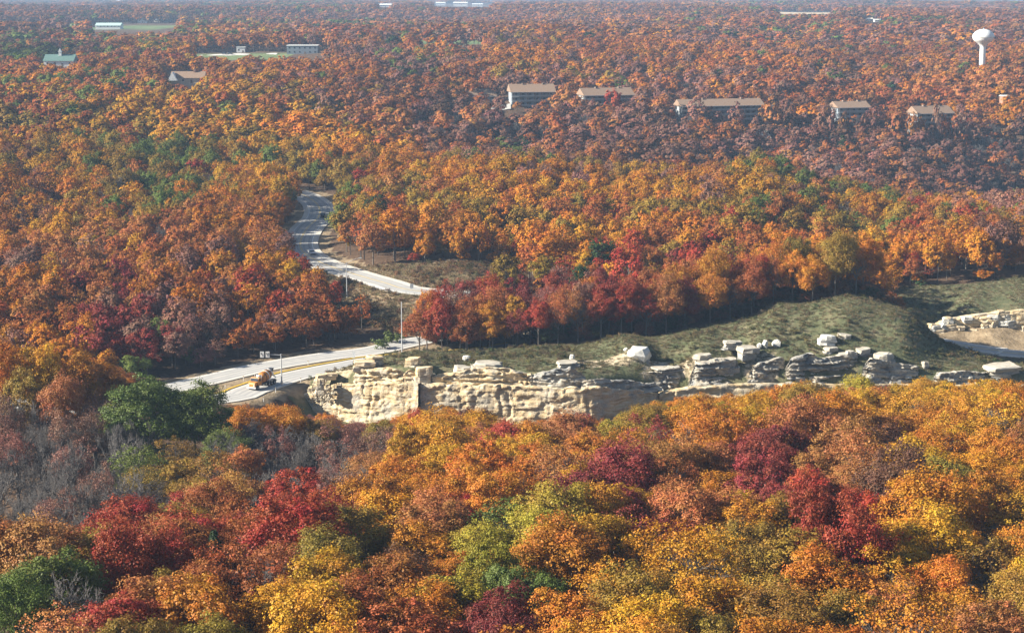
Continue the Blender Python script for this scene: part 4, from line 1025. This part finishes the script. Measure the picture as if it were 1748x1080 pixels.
#DETAILS
# ------------------------------------------------------------------ bushes by the roads
def bush(px, py, Y, s, colr, label):
    p = at(px, py, Y); g = float(ground([p.x], [Y])[0]); root = empty('bush', (p.x, Y, g), rnd.uniform(0, 6.28)); root.scale = (s, s, s)
    rng = np.random.default_rng(int(px)); n = 26
    cl = np.concatenate([rng.normal(size=(n, 3)) * [.75, .75, .35] + [0, 0, 1.0], np.full((n, 1), .45)], 1)
    c = link('foliage', leaves_mesh('foliage', rng, cl, 40, .26, M['leaf'], np.array([0, 0, .8])), root); c.color = (*colr, 1)
    link('stem', trunk_mesh('stem', rng, .9, [(q[:3], .3) for q in cl[:5]], .07, M['bark'], 4), root)
    tag(root, label, 'bush', 'bushes by the road')
bush(709,432,556,1.25,(.05,.10,.03),"small round dark green bush at the wood edge behind the hill road")
bush(652,582,444,1.5,(.13,.16,.045),"yellow green bush at left foot of the utility pole by the mound")
bush(668,566,452,1.6,(.12,.15,.04),"green bush just behind the utility pole, below the brown bank")
bush(592,402,600,2.0,(.36,.22,.10),"tawny dry bush on the bank right of the hill road bend")
bush(612,398,602,2.2,(.08,.075,.04),"dark shaded bush right of the tawny dry one by the hill road")
bush(590,388,615,1.7,(.09,.08,.045),"low dark bush above the tawny dry one by the hill road")
bush(1565,518,531,1.5,(.06,.10,.035),"green bush at the wood edge above the far grassy bank at right")
bush(1700,612,423,.7,(.05,.09,.03),"tiny green bush at the tip of the mound beside the lower highway")

# ------------------------------------------------------------------ street furniture
def gpt(px, py, z=0.0):
    p = plane(px, py, z); return p
# light column by the hill road
b = at(592,491,512); g = float(ground([b.x],[512])[0]); lp = tag(empty('street_light', (b.x, 512, g)), 'tall grey street light with one long arm by the hill road', 'street light')
MB().tube([(0,0,-.3),(0,0,10.6)], [.16,.09], 8).build('pole', M['pole'], lp)
MB().tube([(0,0,10.2),(.9,.1,10.9),(2.6,.2,11.6),(3.9,.3,11.9)], [.07,.06,.055,.05], 6).build('arm', M['pole'], lp)
MB().prism([(3.5,11.85),(3.7,12.02),(4.5,12.05),(4.6,11.9),(4.3,11.8)], .12, .48).build('lamp_head', M['offwhite'], lp)
MB().tube([(0,0,-.3),(0,0,.35)], .28, 8).build('base', M['concrete'], lp)
# utility pole on the mound with its anchor post
b = at(686,592,433); g = float(ground([b.x],[433])[0]); up = tag(empty('utility_pole', (b.x, 433, g)), 'bare wooden utility pole standing at the left end of the grassy mound', 'pole')
H = at(686,516,433).z - g
MB().tube([(0,0,-.5),(.05,0,H)], [.17,.12], 8).build('shaft', M['pole'], up); MB().tube([(.05,0,H-.02),(.05,0,H+.10)], [.14,.09], 8).build('cap', M['pole'], up)
MB().box(-.16,-.12,-.05,.05,.2,H*.8).build('conduit', M['pole'], up)
b = at(681,607,404); g = float(ground([b.x],[404])[0]); mk = tag(empty('marker_post', (b.x, 404, g)), 'thin short marker post in the grass below the utility pole', 'post')
MB().tube([(0,0,-.2),(0,0,2.9)], .05, 6).build('stake', M['timber'], mk); MB().box(-.07,.07,-.06,-.03,2.5,2.9).build('marker_plate', M['offwhite'], mk)
# mast arm with the two lane signs over the slip road
b = plane(481,657); H = at(481,604,b.y).z
ms = tag(empty('sign_mast', (b.x, b.y, 0)), 'grey mast arm carrying two white lane arrow signs over the slip road', 'sign')
MB().tube([(0,0,-.3),(0,0,H)], [.17,.12], 8).build('mast', M['pole'], ms); MB().tube([(0,0,-.2),(0,0,.9)], .27, 10).build('footing', M['concrete'], ms)
arm_x = at(444,607,b.y).x - b.x
MB().tube([(.0,0,H-.25),(arm_x*.5,0,H-.12),(arm_x,0,H-.18)], [.10,.075,.06], 6).build('arm', M['pole'], ms)
for c, kind in ((447.5,'turn'), (457,'fork')):
    x = at(c,607,b.y).x - b.x; z0, z1 = H - .80, H + .62
    sg = MB().box(x-.46,x+.46,-.16,-.12,z0,z1).build('sign_panel', M['white'], ms); zc = (z0 + z1) / 2
    MB().box(x-.50,x+.50,-.118,-.10,z0-.04,z1+.04).build('border', M['signblack'], sg)
    m = MB()
    if kind == 'turn':
        m.tube([(x+.12,-.165,zc-.42),(x+.10,-.165,zc-.05),(x-.12,-.165,zc+.18)], .055, 4); m.prism([(x-.30,zc+.38),(x-.24,zc+.04),(x+.04,zc+.26)], -.185, -.163)
    else:
        m.tube([(x,-.165,zc-.42),(x,-.165,zc-.02),(x-.2,-.165,zc+.2)], .055, 4); m.tube([(x,-.165,zc-.02),(x+.2,-.165,zc+.2)], .055, 4)
        m.prism([(x-.34,zc+.36),(x-.30,zc+.08),(x-.06,zc+.28)], -.185, -.163); m.prism([(x+.34,zc+.36),(x+.06,zc+.28),(x+.30,zc+.08)], -.185, -.163)
    m.build('arrow', M['signblack'], sg)
# white route markers on a post where the slip road meets the rock
b = plane(604,617); rs = tag(empty('route_sign', (b.x, b.y, 0)), 'white route marker signs stacked on a post beside the broken rock', 'sign')
MB().tube([(0,0,-.3),(0,0,2.6)], .05, 6).build('post', M['pole'], rs)
for z in (1.0, 1.85): MB().box(-.36,.36,-.09,-.06,z,z+.72).build('sign_panel', M['white'], rs)
# delineators: slim white posts
dl = MB().tube([(0,0,-.1),(0,0,1.15)], .07, 6).mesh('delineator_post'); dr = MB().box(-.09,.09,-.085,-.068,.85,1.08).mesh('reflector')
dl.materials.append(M['white']); dr.materials.append(M['yellowpaint'])
for (px, py), lab in zip([(384.5,661.5),(415.5,648),(459.5,635.5),(526,622),(513.5,651),(450,684),(470.5,668.5),(544,453)],
        ['white marker post on the median, leftmost one', 'white marker post on the median just above the mixer truck', 'white marker post on the median left of the sign mast', 'white marker post on the median right of the sign mast',
         'white marker post on the outer verge between sign mast and cliff', 'white marker post on the near verge just below the mixer truck', 'white marker post in the shadow right of the mixer truck', 'small post at the near edge of the hill road below the white car']):
    p = plane(px, py, 4.5 if py < 500 else .0); g = float(ground([p.x],[p.y])[0]); z = max(g, -.1 if py > 500 else 4.3)
    r = tag(empty('delineator', (p.x, p.y, z)), lab, 'post', 'white marker posts'); link('post', dl, r); link('reflector', dr, r)
# guard rail at the near end of the hill road
i0 = min(range(len(ROAD_B)), key=lambda i: (ROAD_B[i] - plane(715,497,4.2)).length)
gr = empty('guard_rail', tuple(ROAD_B[i0])); tag(gr, 'short white guard rail with posts at right end of the hill road', 'guard rail')
rail = []
for i in range(i0 - 2, i0 + 7):
    p = ROAD_B[i]; d = (ROAD_B[i+1] - ROAD_B[i-1]); d.z = 0; d.normalize(); q = p - Vector((d.y, -d.x, 0)) * -(W_B/2 + .7) if (p - Vector((d.y, -d.x, 0)) * -(W_B/2)).y < p.y else p + Vector((d.y, -d.x, 0)) * -(W_B/2 + .7)
    rail.append(q - ROAD_B[i0]); MB().box(rail[-1].x-.09, rail[-1].x+.09, rail[-1].y-.09, rail[-1].y+.09, rail[-1].z-.4, rail[-1].z+.85).build('post', M['offwhite'], gr)
for z in (.5, .68): MB().tube([q + Vector((0,0,z)) for q in rail], .085, 5).build('rail', M['steel'], gr)
b = plane(703,497.5,4.2) ; sg = tag(empty('road_sign', (b.x, b.y, 4.0)), 'small grey backed road sign beside the guard rail on the hill road', 'sign')
MB().tube([(0,0,-.2),(0,0,2.5)], .05, 6).build('post', M['pole'], sg); MB().box(-.5,.5,-.08,-.05,1.2,2.5).build('sign_panel', M['signback'], sg)

# ------------------------------------------------------------------ vehicles
WHEEL_T = MB().lathe([(.16,-.11),(.33,-.12),(.36,-.07),(.36,.07),(.33,.12),(.16,.11)], 18, 'Y').mesh('tyre'); WHEEL_T.materials.append(M['tyre'])
WHEEL_R = MB().lathe([(.0,-.09),(.12,-.10),(.21,-.08),(.21,.08),(.12,.10),(.0,.09)], 14, 'Y').mesh('rim'); WHEEL_R.materials.append(M['chrome'])
def wheel(parent, x, y, z, s=1.0, wy=1.0):
    w = link('wheel', WHEEL_T, parent, (x, y, z)); w.scale = (s, s*wy, s); link('rim', WHEEL_R, w)
def loft(secs, smooth=False):
    """closed body from cross-sections: (x, half width low, half width high, z low, z high)"""
    m = MB(); vs = []
    for x, wl, wh, zl, zh in secs: vs += [(x,-wl,zl),(x,-wl*1.02,(zl*.45+zh*.55)),(x,-wh,zh),(x,wh,zh),(x,wl*1.02,(zl*.45+zh*.55)),(x,wl,zl)]
    n = 6; fs = [(i*n+k, i*n+(k+1) % n, (i+1)*n+(k+1) % n, (i+1)*n+k) for i in range(len(secs)-1) for k in range(n)]
    fs += [tuple(range(n)), tuple(range((len(secs)-1)*n, len(secs)*n))[::-1]]
    m.add(vs, fs); return m
def car(name, loc, rz, paint, suv, label):
    c = tag(empty(name, loc, rz), label, 'car'); h = 1.75 if suv else 1.42; z0 = .30
    b = loft([(-2.28,.78,.70,.42,.78),(-2.15,.88,.82,z0,.92),(-1.2,.91,.86,z0,.95),(.9,.91,.86,z0,.93),(1.6,.90,.84,z0,.86),(2.15,.86,.78,z0,.74),(2.28,.74,.66,.42,.62)]).build('body', M[paint], c)
    r = (-2.0 if suv else -1.75)
    cb = loft([(r,.80,.66,.90,.98),(r+.35,.80,.64,.90,h-.05),(r+.8,.80,.66,.90,h),(.15,.80,.66,.90,h),(.45,.80,.64,.90,h-.08),(1.15,.80,.72,.88,.95)]).build('cabin', M['darkglass'], c)
    loft([(r+.38,.66,.60,h-.06,h+.01),(r+.8,.68,.62,h-.05,h+.04),(.15,.68,.62,h-.05,h+.04),(.42,.66,.58,h-.10,h-.03)]).build('roof', M[paint], cb)
    for sy in (-1, 1):
        for x in (r+.42, -.45, .42): MB().prism([(x-.06,.93),(x+.06,.93),(x+.02,h-.02),(x-.08,h-.02)], sy*.70, sy*.81).build('pillar', M[paint], cb)
        MB().box(2.12,2.27,sy*.72-.14,sy*.72+.14,.58,.72).build('headlight', M['lampglass'], c); MB().box(-2.27,-2.14,sy*.70-.12,sy*.70+.12,.66,.86).build('tail_light', M['redlamp'], c)
        MB().box(.55,.75,sy*.96-.09,sy*.96+.09,.95,1.10).build('mirror', M[paint], c)
        for x in (-1.35, 1.38): wheel(c, x, sy*.80, .35, .97)
    MB().box(2.20,2.33,-.75,.75,.36,.52).build('bumper', M['blackpaint'], c); MB().box(-2.33,-2.20,-.75,.75,.36,.52).build('bumper', M['blackpaint'], c)
    return c
def on_b(px, py, side):
    i = min(range(1, len(ROAD_B)-1), key=lambda i: (Vector(proj(*ROAD_B[i])) - Vector((px, py))).length); d = ROAD_B[i+1] - ROAD_B[i-1]; d.z = 0; d.normalize(); n = Vector((d.y, -d.x, 0))
    return ROAD_B[i] + n * side + Vector((0,0,.02)), math.atan2(d.y, d.x)
p, a = on_b(527,431,1.9); car('white_car', p, a + math.pi, 'whitepaint', False, 'white car driving down the hill road in tree shadow')
p, a = on_b(556,379,1.9); car('dark_car', p, a, 'blackpaint', True, 'dark car higher up the shaded hill road')

# concrete mixer truck on the slip road
i = min(range(1, len(ROAD_L)-1), key=lambda i: (Vector(proj(*ROAD_L[i])) - Vector((443,661))).length); d = ROAD_L[i-1] - ROAD_L[i+1]
nn = Vector((d.y, -d.x, 0)).normalized()
tk = tag(empty('mixer_truck', ROAD_L[i] + Vector((0,0,.02)) + nn*(-.6), math.atan2(d.y, d.x)), 'orange concrete mixer truck with ribbed drum on the slip road', 'truck')
MB().box(-4.4,4.2,-.45,.45,.85,1.12).box(-4.4,-4.2,-1.1,1.1,.7,1.0).build('chassis', M['blackpaint'], tk)
dr = MB().lathe([(.35,-2.75),(.62,-2.6),(.95,-1.9),(1.22,-.9),(1.25,.3),(1.12,1.2),(.80,1.75),(.0,1.8)], 22, 'X').build('drum', M['orange'], tk, True, (-.9,0,2.35), (0, RAD(10), 0))
for h, r in ((-2.0,.93),(-1.2,1.17),(-.3,1.26),(.7,1.22)): MB().lathe([(r,h-.10),(r+.05,h-.08),(r+.05,h+.08),(r,h+.10)], 22, 'X').build('drum_band', M['white'] if h in (-2.0,-.3) else M['blackpaint'], dr)
cab = loft([(1.75,1.12,1.05,1.0,2.55),(2.1,1.16,1.08,.9,2.72),(2.9,1.16,1.08,.9,2.72),(3.25,1.14,1.0,.9,1.95)]).build('cab', M['orange'], tk)
MB().prism([(2.95,1.95),(3.28,1.95),(3.02,2.60),(2.90,2.60)], -.98, .98).build('windscreen', M['darkglass'], cab)
for sy in (-1, 1): MB().box(2.15,2.85,sy*1.15-.03,sy*1.15+.03,1.75,2.45).build('side_window', M['darkglass'], cab)
MB().prism([(3.1,.8),(4.35,.8),(4.4,1.45),(4.2,1.75),(3.1,1.9)], -.85, .85).build('bonnet', M['orange'], tk)
MB().box(4.30,4.55,-1.2,1.2,.5,.85).build('bumper', M['chrome'], tk)
for sy in (-1, 1): MB().box(4.36,4.46,sy*.7-.14,sy*.7+.14,1.05,1.3).build('headlight', M['lampglass'], tk)
MB().tube([(-3.9,0,2.75),(-4.5,.1,1.9),(-5.2,.25,1.3)], [.30,.24,.2], 8).build('chute', M['white'], tk)
MB().prism([(-3.9,3.0),(-3.2,3.0),(-3.35,3.7),(-4.2,3.75)], -.5, .5).build('hopper', M['blackpaint'], tk)
MB().box(-4.3,-4.22,-.85,-.79,.9,3.1).box(-4.3,-4.22,-.35,-.29,.9,3.1).box(-4.3,-4.22,-.85,-.29,1.3,1.36).box(-4.3,-4.22,-.85,-.29,1.8,1.86).box(-4.3,-4.22,-.85,-.29,2.3,2.36).box(-4.3,-4.22,-.85,-.29,2.8,2.86).build('ladder', M['white'], tk)
MB().lathe([(0,-.5),(.36,-.48),(.36,.48),(0,.5)], 14, 'Y').build('water_tank', M['chrome'], tk, True, (1.35,0,2.75))
for sy in (-1, 1):
    MB().prism([(-4.1,1.12),(-3.9,1.28),(-1.2,1.28),(-1.0,1.12)], sy*.75, sy*1.18).build('mudguard', M['blackpaint'], tk)
    for x in (-3.5,-2.3,-1.2,3.4): wheel(tk, x, sy*.98, .52, 1.45, 1.5)
    MB().tube([(1.6,sy*.95,1.1),(1.6,sy*.95,3.3)], .07, 6).build('exhaust', M['chrome'], tk)

# ------------------------------------------------------------------ motels along the far ridge
WIN = MB().box(-.65,.65,-.03,.03,-.55,.55).mesh('window'); WIN.materials.append(M['darkglass'])
DOOR = MB().box(-.45,.45,-.03,.03,-1.0,1.0).mesh('door'); DOOR.materials.append(M['brownroof'])
def motel(px0, px1, py_roof, py_eave, floors, Y, label, wall='motelwall', rail='motelpale', rz=0.0, depth=11, hip=0):
    a, b, r = at(px0, py_eave, Y), at(px1, py_eave, Y), at(px0, py_roof, Y)
    W = b.x - a.x; cx = (a.x + b.x) / 2; ze = a.z; fh = 2.75; H = floors * fh; zr = r.z - ze + .8; g = float(ground([cx],[Y])[0])
    o = tag(empty('motel_building', (cx, Y, ze - H), rz), label, 'building', 'motel buildings on the far ridge')
    w = MB().box(-W/2,W/2,0,depth,-6,H).build('wall', M[wall], o)
    k = max(3, int(W / 3.7)); bw = W / k
    for f in range(floors):
        z = f * fh
        MB().box(-W/2,W/2,-1.6,-.004,z-.12,z+.06).build('balcony_floor', M[rail], o)
        MB().box(-W/2,W/2,-1.62,-1.54,z+.30,z+1.05).build('railing', M[rail], o)
        for i in range(k):
            x = -W/2 + (i + .5) * bw
            link('window', WIN, o, (x + .55, -.034, z + 1.5)); link('door', DOOR, o, (x - .85, -.034, z + 1.08))
    for i in range(k + 1):
        x = -W/2 + i * bw; x = max(-W/2 + .1, min(W/2 - .1, x)); MB().box(x-.09,x+.09,-1.53,-1.37,-6,H-.01).build('post', M[rail], o)
    ov = 1.0
    m = MB(); hp = hip
    m.add([(-W/2-ov,-2.4,H),(W/2+ov,-2.4,H),(W/2+ov,depth+1,H),(-W/2-ov,depth+1,H),(-W/2-ov+hp,depth*.5,H+zr),(W/2+ov-hp,depth*.5,H+zr)],
          [(0,1,5,4),(2,3,4,5),(1,2,5),(3,0,4),(3,2,1,0)])
    rf = m.build('roof', M['tanroof'], o); MB().box(-W/2-ov-.02,W/2+ov+.02,-2.48,-2.40,H-.28,H+.05).build('fascia', M['offwhite'], rf)
    for x in (-W*.2, W*.28): MB().box(x-.4,x+.4,depth*.42,depth*.58,H+zr-.4,H+zr+.5).build('vent', M['brownroof'], rf)
    for sx in (-1, 1): MB().box(sx*W/2-.03*(1-sx)-.02 , sx*W/2+.03*(1+sx)+.02, depth*.2, depth*.8, .5, H-.4).build('end_panel', M['motelpale'], o)
motel(873,946,146.5,157,4,1035,'four storey motel block with pale railings and tan roof on the far ridge', 'bluegrey', 'motelpale', RAD(10), hip=0)
motel(995,1082,153,162.5,3,1034,'tan roofed motel wing half hidden by an orange tree, right of the tall block', rz=RAD(17))
motel(1159,1306,172,180.5,3,1020,'longest low tan roofed motel wing with dark shaded front', rz=RAD(15))
motel(1428,1485,176,183.5,3,1015,'short motel wing with white railings between the long wing and the right end', 'bluegrey', 'motelpale', RAD(16))
motel(1563,1628,184,193.5,3,1005,'rightmost tan roofed motel wing with dark front below the water tower', rz=RAD(18))
motel(802,845,155,164,2,1045,'small tan roofed motel unit just left of the tall block', 'bluegrey', 'motelpale', RAD(15), depth=9)
motel(766,785,156,164,2,1052,'tiny tan roofed motel unit, second from the left on the ridge', depth=8)
motel(690,718,144,152,2,1075,'leftmost tan roofed motel unit, mostly hidden by red trees', depth=9)
def slab(name, px0, px1, py, Y0, Y1, mat, label_kind='structure', lift=.25):
    a, b = at(px0, py, Y0), at(px1, py, Y0); n = 14; xs = np.linspace(a.x, b.x, n); ys = np.linspace(Y0, Y1, 6)
    X, Y = np.meshgrid(xs, ys); Z = ground(X.ravel(), Y.ravel()) + lift; ix = np.arange(n*6).reshape(6, n)
    q = np.stack([ix[:-1,:-1], ix[:-1,1:], ix[1:,1:], ix[1:,:-1]], -1).reshape(-1, 4)
    return tag(link(name, mesh_np(name, np.stack([X.ravel(), Y.ravel(), Z], 1), q), mat=mat), kind='structure')
slab('car_park', 1268, 1318, 200, 1000, 1012, M['lane']); slab('car_park', 1480, 1530, 210, 990, 1002, M['lane']); slab('car_park', 1645, 1675, 212, 985, 996, M['lane'])
slab('car_park', 815, 872, 176, 1022, 1034, M['lane'])

# ------------------------------------------------------------------ water tower
b = at(1678,79,1216); g = float(ground([b.x],[1216])[0]); k = 1216 / FPX * 1.0
wt = tag(empty('water_tower', (b.x, 1216, g)), 'white bulb water tower rising above the far woods at upper right', 'water tower')
zb = b.z - g; rr = 18.3 * k * 1.0; hh = at(1678,50,1216).z - b.z
prof = [(2.0,-.8),(2.1,0)]
for i in range(1, 5): prof.append((2.1 + (rr*.80 - 2.1) * (i/4)**1.25, hh * .30 * (i/4)))
for i in range(0, 17):
    t = i / 16 * math.pi / 2; prof.append((rr * math.cos(t*1.0) * (.985 if i == 0 else 1) if i else rr*.985, hh * .52 + hh * .48 * math.sin(t)))
prof[-1] = (.02, hh)
prof.insert(6, (rr * .94, hh * .40))
MB().lathe(prof, 40, c=(0,0,zb)).build('tank', M['white'], wt, True)
MB().lathe([(2.9,-1),(2.4,1.2),(2.0,3.5),(2.0,zb-.5)], 28).build('stem', M['white'], wt, True)
MB().tube([(0,0,zb+hh-.05),(0,0,zb+hh+.8)], .35, 8).build('vent', M['steel'], wt)
MB().box(-.5,.5,-2.99,-2.55,.0,2.2).build('door', M['steel'], wt)
MB().lathe([(rr*1.005,hh*.515),(rr*1.03,hh*.515),(rr*1.03,hh*.53),(rr*1.005,hh*.53)], 40, c=(0,0,zb)).build('rim', M['offwhite'], wt)

# ------------------------------------------------------------------ houses and sheds far out
def house(name, px, py, wpx, hpx, wall, roof, label, flat=False, floors=1, rise=.4, rz=0.0, cat='building', depth=None, Y=None):
    p = ray_ground(px, py) if Y is None else at(px, py, Y); k = p.y / FPX; W, H = wpx * k, hpx * k; D = depth or max(7, min(W * .7, 16)); hw = H * (1 - rise) if not flat else H
    o = tag(empty(name, (p.x, p.y, p.z), rz), label, cat)
    MB().box(-W/2,W/2,0,D,-4,hw).build('wall', M[wall], o)
    if flat:
        MB().box(-W/2-.3,W/2+.3,-.3,D+.3,hw-.002,hw+.5).build('roof', M[roof], o)
    else:
        m = MB(); m.add([(-W/2-.5,-.6,hw-.05),(W/2+.5,-.6,hw-.05),(W/2+.5,D+.6,hw-.05),(-W/2-.5,D+.6,hw-.05),(-W/2-.5,D/2,H),(W/2+.5,D/2,H)], [(0,1,5,4),(2,3,4,5),(1,2,5),(3,0,4),(3,2,1,0)]); m.build('roof', M[roof], o)
    n = max(2, int(W / 4))
    for f in range(floors):
        for i in range(n):
            z = hw * (f + .55) / floors
            if i == n // 2 and f == 0: d = link('door', DOOR, o, (-W/2 + (i+.5)*W/n, -.034, min(1.0, hw*.45))); d.scale = (1.4, 1, min(1, hw/2.4))
            else: d = link('window', WIN, o, (-W/2 + (i+.5)*W/n, -.034, z)); d.scale = (.9, 1, min(1, hw/floors/2.2))
    return o
house('metal_barn', 184, 47, 42, 7, 'white', 'teal', 'long pale green roofed metal barn on the green field at upper left', depth=18, rise=.6)
house('white_shed', 243, 40, 15, 8, 'white', 'offwhite', 'boxy white shed on the hill crest right of the long barn', flat=True)
house('quonset_shed', 112, 47, 27, 5, 'offwhite', 'offwhite', 'low pale shed left of the long barn at upper left', rise=.7, depth=14)
house('small_shed', 143, 46, 12, 6, 'white', 'offwhite', 'small white shed between the low pale shed and the long barn')
house('farm_house', 268, 39, 10, 7, 'white', 'bluegrey', 'small white house with grey roof right of the boxy white shed')
house('farm_house', 286, 39, 11, 9, 'bluegrey', 'brownroof', 'blue grey house at the right end of the field crest')
house('white_trailer', 411, 91, 14, 9, 'white', 'white', 'white box trailer parked beside the far road', flat=True, cat='trailer')
house('roadside_shop', 516, 93, 52, 14, 'bluegrey', 'white', 'two storey white fronted roadside building right of the white trailer', flat=True, floors=2, depth=15)
ro = house('green_roof_lodge', 100, 113, 50, 19, 'white', 'greenroof', 'green roofed lodge with a cupola among red trees at upper left', rise=.55, depth=14, Y=1180)
MB().box(-.9,.9,5,6.8,6.5,9).prism([(-1.2,9),(1.2,9),(0,11.5)], 4.8, 7.0).build('cupola', M['white'], ro)
hs = house('gabled_house', 320, 142, 56, 19, 'tanwall', 'tanroof', 'tan gabled house with white gable among orange trees at upper left', rise=.55, depth=10, Y=1060)
MB().prism([(-11.5,1.5),(-5.5,1.5),(-8.5,6.5)], -2.5, 3.5).build('front_gable', M['white'], hs); MB().box(3,4.2,4,5.2,3,8).build('chimney', M['brick'], hs)
house('cabin', 408, 149, 14, 6, 'white', 'offwhite', 'tiny white cabin in the woods right of the tan gabled house', Y=1050, depth=6)
house('farm_house', 677, 74, 24, 8, 'white', 'bluegrey', 'bluish white house beside the grey green field at top centre')
for px, py, w, h, lab in [(201,6,22,6,'long white building on the skyline at upper left'),(95,17,16,3,'low white roof in the woods at upper left'),(656,13,26,6,'white warehouse on the skyline left of the pale industrial yard'),(752,9,16,5,'leftmost white shed of the pale industrial yard'),(786,9,24,5,'long white shed in the middle of the pale industrial yard'),(815,11,18,4,'rightmost white shed of the pale industrial yard'),
                          (1484,36,12,5,'left one of two white houses on the far hillside'),(1498,38,10,5,'right one of two white houses on the far hillside'),(1472,7,11,9,'tall white block standing up on the skyline at right'),(1634,5,12,4,'tiny white building on the skyline near the right edge'),(1570,8,14,3,'low pale building on the skyline left of the water tower')]:
    house('distant_building', px, py, w, h, 'white', 'white' if w > 12 else 'offwhite', lab, rise=.35, flat=h > 6)
for px, py, w, lab in [(1705,132,18,'low white roof just below the water tower'),(1719,166,13,'small pale roof in the woods at the right edge'),(1316,136,16,'small grey roof above the long motel wing')]:
    house('cabin', px, py, w, 3.2, 'brick', 'offwhite', lab, rise=.6, Y=1180 if py < 150 else 1060, depth=8)
FR = ray_ground(405, 95).y
slab('far_road', 340, 470, 94, FR - 8, FR + 8, M['concrete'])
for px, lab in ((383,'leftmost parked dark car by the far road'),(393,'parked dark car left of the white trailer')):
    p = at(px, 92, FR); g = float(ground([p.x],[FR])[0]); car('parked_car', (p.x, FR, g + .3), rnd.uniform(-.3,.3), 'blackpaint', True, lab)
for px, lab in ((1291,'small white car parked before the long motel wing'),(1442,'small white car parked below the short motel wing')):
    Y = 1006 if px < 1400 else 996; p = at(px, 200, Y); g = float(ground([p.x],[Y])[0]); car('parked_car', (p.x, Y, g + .3), rnd.uniform(-.3,.3), 'whitepaint', False, lab)

# ------------------------------------------------------------------ haze in the air
zl = float(gz.min()) - 1.0
hz = MB().box(-9500, 9500, -3000, 12500, zl, CZ + 8).mesh('haze')
hm, nt, out = new_mat('haze')
pv = N(nt, "ShaderNodeVolumePrincipled"); pv.inputs['Color'].default_value = (.46, .68, 1.0, 1); pv.inputs['Density'].default_value = .000105; pv.inputs['Anisotropy'].default_value = 0.0
nt.links.new(pv.outputs[0], out.inputs['Volume'])
hz.materials.append(hm)
tag(link('haze', hz), 'thin bluish haze in the air over the whole valley', 'haze', kind='stuff')
